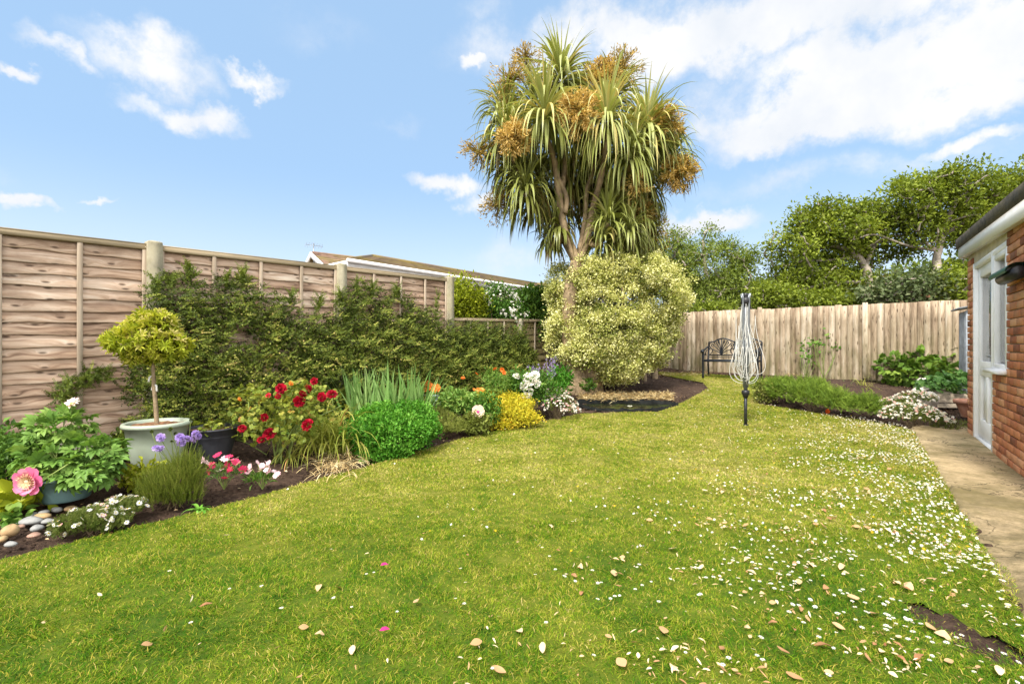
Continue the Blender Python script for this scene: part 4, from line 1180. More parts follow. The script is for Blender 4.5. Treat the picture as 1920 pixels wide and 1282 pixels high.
# loose sprig creeping along the near panel
sp = thing('creeping_sprig', 'thin sprig of small dark leaves creeping over the near fence panel', 'shrub', fpt(-.4, .1, .06))
a = Acc(); b = Acc()
pth = [fence_h(*p) for p in ((150, 768), (152, 745), (165, 722), (185, 712), (205, 702), (232, 698))]
pts = np.array([fpt(np.array(c[0]), c[1], np.array(.08)) for c in pth]); ps = smooth_path(pts, 8); tube(b, ps, np.linspace(.006, .002, len(ps)), 5)
idx = R.integers(0, len(ps), 170); P = ps[idx] + R.normal(0, .035, (170, 3)) * np.array([1, 1, 1]); P -= NRM[None] * np.minimum(0, (P - fpt(np.zeros(170), 0, np.full(170, .07))) @ NRM)[:, None]
scatter(a, SPR[1], P, rdir(170), NRM[None] + R.normal(0, .4, (170, 3)), .10, .10, .10, R.normal(.35, .12, 170)); a.build('foliage', M['hedge'], sp); b.build('stem', M['bark'], sp)

# ================================================================== PALM-LIKE CORDYLINE
TY = 9.3
tb = G(1083, 732)
cd = thing('cabbage_palm', 'tall cabbage palm with drooping strap leaves and golden flower plumes behind the pond', 'tree', tb)
TY = tb[1]
def C(px, py, dy=0): return P3(px, py, TY + dy)
a = Acc()
main = smooth_path([tb - [0, 0, .1], C(1078, 700), C(1069, 640), C(1067, 590), C(1072, 540), C(1084, 492)], 6)
tube(a, main, np.interp(np.linspace(0, 1, len(main)), [0, .1, .3, .6, 1], [.27, .22, .165, .14, .15]), 14, jit=.03)
for k in range(5):     # flared root foot
    an = k * 1.25 + .3; tube(a, smooth_path([tb + [.28 * cos(an), .2 * sin(an), -.1], tb + [.13 * cos(an), .1 * sin(an), .18], tb + [.05 * cos(an), 0, .5]], 4), [.13] * 4 + [.1] * 4 + [.08], 10, jit=.04)
a.build('trunk', M['cbark'], cd, smooth=True)
a = Acc(); b2 = G(1112, 728); m2 = smooth_path([b2 - [0, 0, .1], C(1108, 690, .1), C(1100, 640, .3), C(1098, 560, .35), C(1110, 500, .3)], 6)
tube(a, m2, np.linspace(.22, .12, len(m2)), 12, jit=.03); a.build('trunk', M['cbark'], cd, smooth=True)
# head: (px,py,dy, leaf length, count, tint, elevation spread)
heads = [(1052, 158, 0, 1.05, 150, .55), (1000, 205, .5, .95, 70, .35), (1150, 190, .5, .95, 90, .40), (1138, 232, -.55, 1.15, 130, .68), (1022, 226, -.5, 1.10, 120, .66), (1213, 248, -.1, 1.05, 130, .60),
         (948, 262, -.1, .95, 110, .55), (945, 215, .3, .85, 80, .42), (1262, 300, .3, .80, 80, .40), (1090, 265, .2, 1.05, 90, .35), (1178, 300, -.3, 1.0, 90, .55),
         (968, 325, .2, .95, 90, .32), (1010, 350, .35, .95, 90, .28), (1068, 345, .6, .95, 90, .20), (1130, 345, .5, .95, 100, .25), (1185, 365, .4, .95, 90, .35), (1150, 400, .1, .85, 80, .32),
         (1000, 390, .4, .6, 60, .25), (1215, 385, .6, .6, 60, .3), (1105, 390, .7, .7, 80, .12), (1035, 400, .5, .65, 70, .15), (1165, 440, .3, .7, 70, .35), (1130, 455, -.15, .55, 50, .5), (1030, 455, .3, .55, 50, .22),
         (985, 365, -.2, .9, 80, .4), (1045, 300, .5, 1.0, 80, .3), (1200, 330, .2, .95, 80, .45), (1100, 340, .8, 1.0, 90, .2), (960, 300, .5, .9, 80, .35), (1235, 270, .4, .9, 80, .45), (1060, 385, .8, .9, 80, .2), (1145, 380, .7, .9, 80, .25), (1205, 420, .3, .7, 60, .4), (1180, 440, -.1, .7, 60, .4), (1210, 455, .4, .6, 50, .35), (1050, 430, .1, .6, 50, .3), (1140, 420, -.25, .65, 60, .4)]
skel = [C(1084, 480), C(1084, 492)]
limbs = [[C(1084, 492), C(1062, 440), C(1050, 380), C(1044, 330, -.1), C(1036, 290, -.2), C(1022, 250, -.45)],
         [C(1086, 492), C(1100, 450), C(1112, 390), C(1124, 345, -.2), C(1132, 300, -.4), C(1138, 245, -.5)],
         [C(1082, 488), C(1096, 420, .15), C(1100, 360, .1), C(1112, 320, .0), C(1108, 285, .1)],
         [C(1090, 485, .1), C(1130, 420, .3), C(1160, 350, .1), C(1190, 300), C(1210, 262, -.1)],
         [C(1078, 490, .1), C(1040, 420, .3), C(1000, 360, .2), C(968, 310), C(950, 275)],
         [C(1050, 380, 0), C(1058, 320, .05), C(1062, 250, .05), C(1054, 180)],
         [C(1160, 350, .1), C(1215, 330, .2), C(1255, 312, .3)], [C(1000, 360, .2), C(960, 345, .2)], [C(1112, 320, .0), C(1140, 250, .3), C(1148, 205, .5)],
         [C(1044, 330, -.1), C(1062, 370, -.05), C(1060, 400, -.1)]]
rads = [(.085, .045), (.078, .042), (.055, .04), (.065, .04), (.065, .04), (.055, .04), (.07, .05), (.06, .05), (.07, .05), (.05, .04)]
a = Acc()
for lb, (r0, r1) in zip(limbs, rads):
    pth = smooth_path(lb, 5); br = Acc(); tube(br, pth, np.linspace(r0, r1, len(pth)), 10, jit=.03); br.build('limb', M['cbark'], cd, smooth=True); skel += list(pth)
sk = np.array(skel)
for (px, py, dy, L, cnt, ti) in heads:
    c = C(px, py, dy); j = int(np.argmin(np.linalg.norm(sk - c, axis=1)))
    if np.linalg.norm(sk[j] - c) > .1:
        br = Acc(); mid = (sk[j] + c) / 2 + [0, 0, -.08]; pth = smooth_path([sk[j], mid, c], 4); tube(br, pth, np.linspace(.06, .045, len(pth)), 8, jit=.03); br.build('limb', M['cbark'], cd, smooth=True)
    h = Acc(); cnt = int(cnt * 1.7)
    az = R.uniform(0, 2 * pi, cnt); el = np.sort(R.uniform(-.45, 1.1, cnt)) * 1.3; el = np.where(el > 1.3, 1.3, el)
    D = np.c_[np.cos(az) * np.cos(el), np.sin(az) * np.cos(el), np.sin(el)]
    P = c + D * .05 + np.c_[np.zeros((cnt, 2)), el * .10]
    Ls = L * R.uniform(.65, 1.15, cnt) * (1 - .12 * (el > .9)); dr_ = np.interp(el, [-.6, 0, .8, 1.3], [2.3, 2.5, 1.55, .4]) * R.uniform(.55, 1.3, cnt)
    strap(h, P, D, Ls, R.uniform(.034, .054, cnt), dr_, 8, ti + .14 * (el > .2) + R.normal(0, .16, cnt) - .25 * (el < -.3))
    h.build('leaf_head', M['cordy'], cd)
def panicle(px, py, dy, r, ti=.5, spiky=False):
    c = C(px, py, dy); h = Acc(); n = int((3600 if not spiky else 1100) * (r / .42) ** 1.5)
    nb = int(80 * (r / .42)); bd = nrm(rdir(nb) + [0, 0, .15])
    k = R.integers(0, nb, n); t = R.random(n) ** .6 * (1.15 if spiky else 1.0)
    base = c + bd[k] * (t * r)[:, None] * np.array([1, 1, .95]) + R.normal(0, .028, (n, 3)) + np.c_[np.zeros((n, 2)), -.12 * r * t ** 2]
    D = nrm(bd[k] * (1.2 if spiky else .9) + R.normal(0, .55, (n, 3)))
    Ls = R.uniform(.04, .10, n)
    scatter(h, LEAF, base, D, rdir(n), Ls * .22, Ls, Ls, ti + R.normal(0, .2, n) + .2 * (t - .6))
    for q in bd: tube(h, [c, c + q * r * .8], [.008, .004], 4, 0, cap=False)
    return h.build('flower_plume', M['panicle'], cd)
for p_ in ((955, 150, .1, .36, .35, True), (965, 256, -.75, .31, .68), (898, 285, .0, .30, .30, True), (1085, 212, -.8, .40, .72), (1128, 148, .1, .40, .48), (1165, 130, .4, .40, .18, True), (1246, 232, -.1, .36, .35), (1270, 325, 0, .36, .42),
           (935, 385, .2, .34, .2, True), (1196, 345, -.4, .2, .85, True), (1190, 400, .3, .36, .3), (1215, 435, .6, .42, .22, True), (1165, 445, .5, .3, .3), (985, 110, .2, .25, .2, True)):
    panicle(*p_)

# ================================================================== VARIEGATED SHRUB
vb = G(1200, 712)
vs = thing('variegated_shrub', 'large rounded cream and green variegated shrub beside the palm trunk', 'shrub', vb)
def B(px, py, Y, rx, rz, ry=None): 
    p = P3(px, py, Y); return (p[0], p[1], p[2], rx * Y / F, (ry or rx) * Y / F, rz * Y / F)
vy = 9.45
blobs = [B(1062, 640, 9.0, 34, 36), B(1098, 520, 9.0, 30, 34), B(1098, 660, 9.0, 42, 30), B(1106, 590, 9.0, 22, 40), B(1140, 570, vy, 88, 75), B(1205, 560, vy + .2, 78, 72), B(1130, 630, vy - .1, 85, 62), B(1200, 630, vy + .1, 68, 62), B(1170, 520, vy + .1, 90, 42), B(1150, 675, vy - .1, 66, 45), B(1050, 535, vy + .1, 26, 32), B(1048, 560, vy - .2, 22, 28), B(1050, 612, vy - .2, 26, 22), B(1240, 548, vy + .2, 42, 44), B(1185, 480, vy + .4, 30, 22)]
C_, O_ = blob_pts(blobs, 1500, .78, .20, 3.0, 3)
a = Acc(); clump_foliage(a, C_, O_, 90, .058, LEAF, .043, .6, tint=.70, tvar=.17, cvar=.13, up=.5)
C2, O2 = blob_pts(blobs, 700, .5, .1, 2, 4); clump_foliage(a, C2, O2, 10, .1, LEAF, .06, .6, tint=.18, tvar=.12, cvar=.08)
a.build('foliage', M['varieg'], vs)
a = Acc(); sk = []
for (px, py) in ((1229, 708), (1208, 714)):
    p0 = G(px, py); pth = smooth_path([p0 - [0, 0, .1], p0 + [-.02, 0, .3], P3(px - 10, 640, vy), P3(px - 25, 590, vy)], 5); tube(a, pth, np.linspace(.07, .035, len(pth)), 8, jit=.05); sk += list(pth)
twigs(a, sk, C_[::14], .022, .005, 5); a.build('stem', M['bark'], vs)

# ================================================================== TREES BEYOND THE BACK FENCE
def tree(name, label, base, limbs, blobs, nclump, per, spread, lm, bark, leaf=.12, ratio=.5, tint=.5, shell=.35, r0=.16, fr=1.2, group='trees and shrubs beyond the back fence', tw=.5, noise=.25, T=LEAF, cv=.12):
    root = thing(name, label, 'tree', base, group=group)
    a = Acc(); sk = []
    for lb, ra, rb in limbs:
        pth = smooth_path(lb, 5); tube(a, pth, np.linspace(ra, rb, len(pth)), 8, jit=.05); sk += list(pth)
    C_, O_ = blob_pts(blobs, nclump, shell, noise, fr, int(R.integers(1e6)))
    twigs(a, sk, C_[R.random(len(C_)) < tw], .05, .010, 5, sag=.05)
    a.build('trunk', bark, root, smooth=True)
    f = Acc(); clump_foliage(f, C_, O_, per, spread, T, leaf, ratio, tint, .13, cv, up=.2, rand=1.1)
    f.build('crown', lm, root); return root
g0 = lambda px, Y: np.array([(px - CX) / F * Y, Y, .5])
Y1 = 16.5
tree('garden_tree', 'bushy upright green tree behind the back fence right of the palm', g0(1330, Y1), [([g0(1330, Y1), P3(1330, 560, Y1), P3(1322, 500, Y1), P3(1318, 450, Y1)], .12, .04), ([P3(1330, 560, Y1), P3(1365, 510, Y1), P3(1385, 470, Y1)], .07, .03), ([P3(1330, 560, Y1), P3(1290, 520, Y1), P3(1270, 470, Y1)], .07, .03)],
     [B(1330, 505, Y1, 62, 62), B(1275, 500, Y1 + .3, 40, 60), B(1385, 520, Y1, 36, 50), B(1325, 440, Y1, 22, 24), B(1270, 450, Y1, 20, 20), B(1350, 560, Y1, 80, 40), B(1300, 560, Y1 + .4, 70, 40), B(1400, 480, Y1, 16, 20), B(1365, 470, Y1, 20, 25)], 520, 50, .16, M['tree2'], M['gbark'], .10, .42, .55, .4, noise=.3)
Y2 = 15.5
tree('garden_tree', 'wide spreading tree with grey limbs behind the middle of the back fence', g0(1628, Y2),
     [([g0(1632, Y2), P3(1628, 540, Y2), P3(1622, 500, Y2), P3(1600, 475, Y2), P3(1560, 460, Y2), P3(1525, 470, Y2)], .16, .05), ([P3(1622, 500, Y2), P3(1640, 460, Y2), P3(1668, 445, Y2), P3(1700, 440, Y2)], .08, .03),
      ([P3(1600, 475, Y2), P3(1590, 440, Y2), P3(1560, 415, Y2), P3(1540, 410, Y2)], .06, .025), ([P3(1610, 480, Y2), P3(1560, 488, Y2), P3(1505, 490, Y2), P3(1470, 500, Y2)], .06, .02), ([P3(1628, 530, Y2), P3(1560, 530, Y2 - .5), P3(1500, 545, Y2 - .5), P3(1450, 565, Y2 - .5)], .06, .02)],
     [B(1590, 430, Y2, 75, 42, 70), B(1530, 440, Y2, 55, 40, 60), B(1480, 470, Y2, 42, 40, 50), B(1640, 400, Y2, 52, 32, 55), B(1655, 450, Y2 + .4, 60, 40), B(1500, 530, Y2, 75, 38, 60), B(1590, 540, Y2, 80, 30, 60), B(1560, 490, Y2 + .6, 85, 30, 60), B(1500, 405, Y2, 30, 14), B(1550, 390, Y2, 30, 16)],
     520, 46, .165, M['tree'], M['gbark'], .125, .5, .50, .30, noise=.45, fr=1.8, tw=.8)
Y3 = 15
tree('garden_tree', 'tall spreading tree with a bare pale branch rising behind the brick building', g0(1758, Y3),
     [([g0(1755, Y3), P3(1757, 520, Y3), P3(1757, 480, Y3), P3(1768, 440, Y3), P3(1782, 400, Y3), P3(1800, 370, Y3), P3(1840, 345, Y3)], .14, .04), ([P3(1757, 470, Y3), P3(1735, 455, Y3), P3(1715, 425, Y3), P3(1690, 415, Y3)], .06, .025), ([P3(1782, 400, Y3), P3(1790, 375, Y3), P3(1775, 345, Y3)], .05, .02),
      ([P3(1768, 440, Y3), P3(1810, 415, Y3), P3(1860, 400, Y3), P3(1900, 370, Y3)], .08, .03), ([P3(1757, 470, Y3), P3(1700, 460, Y3), P3(1640, 440, Y3), P3(1600, 450, Y3)], .05, .02)],
     [B(1780, 370, Y3, 75, 45, 60), B(1700, 380, Y3, 55, 34, 60), B(1850, 360, Y3, 60, 36, 60), B(1905, 340, Y3, 50, 30, 60), B(1740, 430, Y3 + .3, 75, 40, 60), B(1830, 430, Y3 + .3, 75, 50, 60), B(1800, 520, Y3 + .3, 50, 50), B(1720, 345, Y3, 30, 18), B(1770, 335, Y3, 45, 16), B(1980, 380, Y3, 70, 60)],
     520, 46, .165, M['tree'], M['gbark'], .125, .5, .50, .30, noise=.45, fr=1.8, tw=.8)
Y4 = 12.6
tree('garden_shrub', 'blue grey leaved shrub with reddish tips just behind the back fence', g0(1690, Y4), [([g0(1700, Y4), P3(1700, 560, Y4), P3(1690, 520, Y4)], .05, .02), ([P3(1700, 570, Y4), P3(1740, 540, Y4)], .03, .01)],
     [B(1700, 530, Y4, 45, 32, 40), B(1650, 545, Y4, 35, 22, 40), B(1745, 540, Y4, 36, 26, 30), B(1690, 555, Y4, 70, 22, 40)], 130, 22, .13, M['grey'], M['gbark'], .12, .62, .45, .3)
Y5 = 13.6
tree('garden_shrub', 'low olive green hedge row overhanging the back fence', g0(1500, Y5), [([g0(1500, Y5), P3(1500, 560, Y5)], .05, .02)],
     [B(1450, 560, Y5, 50, 26, 40), B(1530, 568, Y5, 60, 16, 40), B(1790, 545, Y5 - 1, 36, 42, 40), B(1600, 572, Y5, 60, 10, 30), B(1340, 585, Y5 + .6, 50, 14, 30)], 420, 30, .15, M['tree'], M['gbark'], .11, .5, .48, .3)
Y6 = 20.0
tree('garden_tree', 'dull green tree canopy filling the gap far behind the spreading trees', g0(1560, Y6), [([g0(1560, Y6), P3(1560, 560, Y6)], .12, .05)],
     [B(1480, 555, Y6, 80, 40, 50), B(1600, 550, Y6, 90, 42, 50), B(1720, 540, Y6, 90, 46, 50), B(1820, 540, Y6, 60, 60, 50), B(1400, 570, Y6, 50, 36, 50)], 460, 34, .22, M['tree2'], M['gbark'], .2, .5, .4, .4)
Y7 = 13.0
tree('garden_shrub', 'dark olive shrub crown behind the palm and variegated shrub', g0(1210, Y7), [([g0(1210, Y7), P3(1210, 520, Y7)], .06, .02)],
     [B(1200, 450, Y7, 42, 34, 30), B(1180, 490, Y7, 60, 40, 30), B(1245, 500, Y7, 40, 50, 30), B(1120, 520, Y7, 60, 40, 30)], 190, 30, .15, M['hedge'], M['gbark'], .12, .4, .45, .3)
# shrubs over the low fence
def bush(name, label, cat, base, blobs, nclump, per, spread, m, leaf, ratio, tint, T=LEAF, group=None, shell=.6, stems=6, stemm=None, fr=4, noise=.15, inner=True, cv=.1, up=.4, tv=.12, zmin=-1.0):
    root = thing(name, label, cat, base, group=group); C_, O_ = blob_pts(blobs, nclump, shell, noise, fr, int(R.integers(1e6)), zmin)
    a = Acc(); clump_foliage(a, C_, O_, per, spread, T, leaf, ratio, tint, tv, cv, up=up)
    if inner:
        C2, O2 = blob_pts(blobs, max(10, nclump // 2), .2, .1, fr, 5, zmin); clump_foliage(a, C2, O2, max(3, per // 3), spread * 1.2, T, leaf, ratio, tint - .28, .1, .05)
    a.build('foliage', m, root)
    s = Acc(); base = np.asarray(base, float)
    sk = [base + [0, 0, -.03], base + [0, 0, .02]]
    tg = C_[R.choice(len(C_), min(stems, len(C_)), replace=False)]
    for t_ in tg: 
        b0 = base + np.r_[R.normal(0, .02, 2), -.03]; tube(s, smooth_path([b0, b0 + (t_ - b0) * .4 + [0, 0, np.linalg.norm(t_ - b0) * .12], t_], 4), np.linspace(.008, .003, 9) * min(2.5, max(.5, blobs[0][3] * 3)), 5, cap=False)
    s.build('stem', stemm or M['dstem'], root); return root
gf = 'shrubs rising behind the low fence'
for nm, lb, px, py, Y, rx, rz, m, lf_, ra, ti in (('border_shrub', 'yellow green variegated shrub behind the low fence next to the tall post', 868, 568, 9.3, 34, 44, 'gold', .07, .5, .32), ('border_shrub', 'dark leaved shrub with white blossom in the middle above the low fence', 930, 575, 9.9, 44, 38, 'fern', .06, .55, .45), ('border_shrub', 'glossy bright green laurel above the low fence nearest the palm', 1000, 578, 10.8, 42, 38, 'laurel', .13, .42, .62)):
    b0 = np.array([(px - CX) / F * Y, Y, .4])
    o = bush(nm, lb, 'shrub', b0, [B(px, py, Y, rx, rz), B(px + 12, py + 14, Y + .1, rx, rz * .8), B(px - 14, py + 10, Y, rx * .7, rz * .8), B(px, 620, Y, rx, 30)], 260, 28, .08, M[m], lf_, ra, ti, group=gf, fr=3, stemm=M['bark'])
    if px == 930:
        f = Acc(); C3, O3 = blob_pts([B(px, py, Y, rx + 2, rz), B(px + 20, py + 16, Y, rx * .9, rz * .8)], 330, .95, .12, 4, 9)
        idx = np.repeat(np.arange(330), 4); PP = C3[idx] + R.normal(0, .03, (1320, 3)); k_ = pn(C3, 4, 88)[idx] > -.15
        scatter(f, flower(5, .5, .4, .1, .1, .6, -.3), PP[k_], rdir(k_.sum()), O3[idx][k_] + R.normal(0, .3, (k_.sum(), 3)), .04, .04, .04, 0); f.build('blossom', M['white'], o)

# ================================================================== NEIGHBOURING HOUSES
def house(name, label, o, ang, L, Wd, eave, rise, tile, gable=False, hipl=True, hipr=True, pitchrow=.32, wmat=None, windows=()):
    """local x along ridge, y across; near eave at y=0"""
    root = thing(name, label, 'house', (o[0], o[1], .3), ang, local=True)
    a = Acc(); zb = -.5; e = eave - .3
    box(a, (L / 2, Wd / 2, (zb + e) / 2), (L - .5, Wd - .5, e - zb)); a.build('wall', wmat or M['render'], root)
    r0 = Wd / 2 * .95 if hipl else 0.0; r1 = Wd / 2 * .95 if hipr else 0.0; rz_ = e + rise
    A, Bp, C1, D1 = np.array([0, 0, e]), np.array([L, 0, e]), np.array([L, Wd, e]), np.array([0, Wd, e]); R0, R1 = np.array([r0, Wd / 2, rz_]), np.array([L - r1, Wd / 2, rz_])
    a = Acc()
    def tiles(p0, p1, q1, q0):
        n = max(3, int(np.linalg.norm(q0 - p0) / pitchrow)); up = nrm(np.cross(p1 - p0, q0 - p0))
        if up[2] < 0: up = -up
        for i in range(n):
            ta, tb_ = i / n, (i + 1) / n; nc = 24
            for c in range(nc):
                f0, f1 = c / nc, (c + 1) / nc
                a0 = p0 + (q0 - p0) * ta; a1 = p1 + (q1 - p1) * ta; b0_ = p0 + (q0 - p0) * tb_; b1_ = p1 + (q1 - p1) * tb_
                v = [a0 + (a1 - a0) * f0 + up * .05, a0 + (a1 - a0) * f1 + up * .05, b0_ + (b1_ - b0_) * f1 + up * .012, b0_ + (b1_ - b0_) * f0 + up * .012, a0 + (a1 - a0) * f0 - up * .0, a0 + (a1 - a0) * f1 - up * .0]
                a.add(v, [[(0, 1, 2, 3), (4, 5, 1, 0)]], R.random())
    tiles(A, Bp, R1, R0); tiles(C1, D1, R0, R1)
    if hipl: tiles(D1, A, R0, R0)
    if hipr: tiles(Bp, C1, R1, R1)
    rf = a.build('roof', tile, root)
    a = Acc(); tube(a, [R0 + [0, 0, .03], R1 + [0, 0, .03]], .07, 6)
    if hipl: tube(a, [A + [0, 0, .03], R0 + [0, 0, .03]], .06, 6); tube(a, [D1 + [0, 0, .03], R0 + [0, 0, .03]], .06, 6)
    if hipr: tube(a, [Bp + [0, 0, .03], R1 + [0, 0, .03]], .06, 6)
    a.build('ridge_tiles', tile, rf)
    a = Acc(); box(a, (L / 2, -.03, e - .10), (L + .1, .03, .2)); box(a, (-.03, Wd / 2, e - .10), (.03, Wd + .1, .2)); box(a, (L / 2, .14, e - .21), (L, .3, .02)); tube(a, [(-.1, -.1, e - .02), (L + .1, -.1, e - .02)], .055, 8)
    if not hipl:
        for s_, yy in ((1, 0), (-1, Wd)):
            a.add([(-.05, yy, e - .2), (-.05, yy, e + .03), (-.05, Wd / 2, rz_ + .06), (-.05, Wd / 2, rz_ - .17), (-.09, yy, e - .2), (-.09, yy, e + .03), (-.09, Wd / 2, rz_ + .06), (-.09, Wd / 2, rz_ - .17)], [[(0, 1, 2, 3), (7, 6, 5, 4), (1, 5, 6, 2), (0, 3, 7, 4)]])
    a.build('gutter_board', M['fascia'], root)
    if not hipl:
        a = Acc(); a.add([(.25, .3, e), (.25, Wd - .3, e), (.25, Wd / 2, rz_ - .05)], [[(0, 1, 2)]]); a.build('gable', M['fascia'], root)
    for (wx, ww, wz, wh) in windows:
        a = Acc(); box(a, (wx, .21, wz), (ww, .08, wh), bev=.01); w_ = a.build('window', M['upvc'], root)
        a = Acc(); 
        for s_ in (-1, 1): box(a, (wx + s_ * ww / 4, .165, wz), (ww / 2 - .09, .01, wh - .12))
        a.build('pane', M['dark'], w_)
    return root
hA = np.array([-4.35, 12.6]); angA = atan2(17.9 - 12.4, .5 + 4.1)
h1 = house('bungalow', 'long low neighbouring bungalow with mossy hipped roof and white gutter beyond the fence', hA, angA, 14, 5.0, 3.40, .74, M['tile_moss'], windows=((9.0, 1.4, 2.1, 1.1), (12, 1.4, 2.1, 1.1)))
hB = P3(600, 478, 20.5)
h2 = house('bungalow', 'neighbouring house with brown pantile roof, white gable and aerial at its left end', np.array([hB[0] - .4 + 1.9, hB[1] - 2.4]), atan2(.62, .78), 9, 5.6, 3.9, 1.20, M['tile_brown'], hipl=False)
hC = P3(860, 545, 23)
h3 = house('bungalow', 'neighbouring bungalow with plain brown hipped roof at the right by the palm', np.array([-2.2, 24.3]), atan2(.5, .86), 12, 7.0, 3.9, 1.25, M['tile_brown'], windows=((2.2, 1.6, 2.9, 1.3), (5.4, 1.6, 2.9, 1.3)))
# television aerial
ap = P3(588, 480, 20.3)
ae = thing('tv_aerial', 'thin television aerial on a mast above the white gable', 'aerial', ap)
a = Acc(); tube(a, [ap - [0, 0, .6], ap + [0, 0, .55]], .02, 6); a.build('mast', M['arm'], ae)
a = Acc(); tube(a, [ap + [-.35, 0, .5], ap + [.35, .1, .42]], .012, 5)
for k in range(7): q = ap + np.array([-.33 + k * .11, .01 * k, .5 - .012 * k]); tube(a, [q - [.0, .1, .12], q + [.0, .1, .12]], .008, 4)
a.build('boom', M['arm'], ae)

# ================================================================== ROTARY CLOTHES DRYER
db = G(1398, 797)
rd = thing('rotary_dryer', 'folded rotary clothes dryer with white cords on a dark pole in the lawn', 'clothes dryer', db)
def V3(x, y, z): return db + np.array([x, y, z])
a = Acc(); tube(a, [V3(0, 0, -.05), V3(0, 0, .5)], .021, 12); a.build('pole', M['pole'], rd, smooth=True)
a = Acc(); tube(a, [V3(0, 0, -.02), V3(0, 0, .012)], .035, 14); a.build('ground_socket', M['blackpl'], rd, smooth=True)
a = Acc(); lathe(a, V3(0, 0, .43), [(.022, -.05), (.034, -.05), (.036, -.02), (.05, 0), (.05, .045), (.04, .05), (.02, .05)], 16); a.build('collar', M['blackpl'], rd, smooth=True)
a = Acc(); tube(a, [V3(0, 0, .47), V3(0, 0, 1.78)], .024, 12); a.build('mast', M['arm'], rd, smooth=True)
a = Acc(); lathe(a, V3(0, 0, 1.70), [(.02, -.06), (.05, -.055), (.062, -.02), (.062, .02), (.045, .05), (.02, .055)], 14); lathe(a, V3(0, 0, 1.78), [(.03, -.02), (.034, 0), (.03, .025), (.0, .03)], 12); hub = a.build('hub', M['blackpl'], rd, smooth=True)
for k in range(4):
    an = .5 + k * pi / 2; a = Acc(); c, s = cos(an), sin(an)
    for q in (.0,): tube(a, [V3(.03 * c, .03 * s, .52), V3(.045 * c, .045 * s, 1.1), V3(.055 * c, .055 * s, 1.74), V3(.07 * c, .07 * s, 1.80)], .0125, 8)
    a.build('arm', M['arm'], rd, smooth=True)
a = Acc(); z0s = []
for k in range(21):
    an = R.uniform(0, 2 * pi); zt_ = R.uniform(1.35, 1.66); zb_ = R.uniform(.62, .95) if k % 3 else R.uniform(.55, .7); wd = (.06 + .23 * (zt_ - zb_) * R.uniform(.45, 1.0)); sh_ = R.normal(0, .035)
    dx, dy = cos(an), sin(an); ox, oy = R.normal(0, .035), R.normal(0, .035)
    sgn = 1 if R.random() < .5 else -1
    t = np.linspace(0, 1, 28)
    # teardrop loop hanging from the arm
    th = t * 2 * pi; rx = wd * (1 - np.cos(th)) / 2; 
    zz_ = zt_ - (zt_ - zb_) * np.sin(th / 2) ** .85; hx = wd * np.sin(th) * np.sin(th / 2) * 1.0 * .75 + ox + sgn * .01
    pts = np.c_[hx * dx - sh_ * dy + .045 * dx, hx * dy + sh_ * dx, zz_] + db
    tube(a, pts, .0036, 5, cap=False)
for k in range(8):      # long taut cords
    an = R.uniform(0, 2 * pi); w = R.uniform(.04, .17); zt_ = 1.66
    tube(a, smooth_path([V3(.05 * cos(an), .05 * sin(an), zt_), V3(w * .7 * cos(an), w * .7 * sin(an), 1.15), V3(w * cos(an), w * sin(an), .85), V3(w * .5 * cos(an + .4), w * .5 * sin(an + .4), R.uniform(.6, .75)), V3(.03 * cos(an + 1), .03 * sin(an + 1), .85)], 6), .0036, 5, cap=False)
a.build('cord', M['cord'], rd)

# ================================================================== ORNATE BENCH
bl = G(1318, 708.5)
bn = thing('garden_bench', 'ornate dark cast metal bench against the back fence', 'bench', bl, BRZ, local=True)
# local: x along the bench (0..W), y towards the fence, z up
BW, BD, SHT = 1.15, .48, .42
def bx(name, fn, **kw):
    a = Acc(); fn(a); return a.build(name, M['bench'], bn, smooth=kw.get('smooth', True))
for x_ in (0, BW):
    bx('leg', lambda a: (tube(a, smooth_path([(x_, 0, 0), (x_, .01, .2), (x_, -.01, SHT), (x_, .0, .62)], 4), .024, 8)))
    bx('leg', lambda a: (tube(a, smooth_path([(x_, BD + .05, 0), (x_, BD, .25), (x_, BD - .02, SHT), (x_, BD + .05, .70), (x_, BD + .07, .84)], 4), .02, 8)))
    def arm(a):
        tube(a, smooth_path([(x_, -.05, .60), (x_, -.06, .64), (x_, -.02, .66), (x_, .12, .655), (x_, .3, .70), (x_, BD + .03, .74)], 5), .02, 8)
        lathe(a, (x_, -.045, .62), [(0, -.045), (.035, -.03), (.045, 0), (.035, .03), (0, .045)], 10)
        tube(a, smooth_path([(x_, .05, .45), (x_, .15, .56), (x_, .28, .52), (x_, .25, .60), (x_, .38, .66)], 5), .011, 6)
    bx('armrest', arm)
def seat(a):
    for i in range(9):
        y_ = .02 + i * (BD - .04) / 8; box(a, (BW / 2, y_, SHT + .005 * sin(i * 1.3)), (BW, .034, .018), bev=.004)
    box(a, (BW / 2, .0, SHT - .02), (BW, .02, .035), bev=.004); box(a, (.02, BD / 2, SHT - .02), (.03, BD, .03)); box(a, (BW - .02, BD / 2, SHT - .02), (.03, BD, .03))
    for x_ in (BW * .33, BW * .66): box(a, (x_, BD / 2, SHT - .015), (.02, BD, .02))
bx('seat', seat, smooth=False)
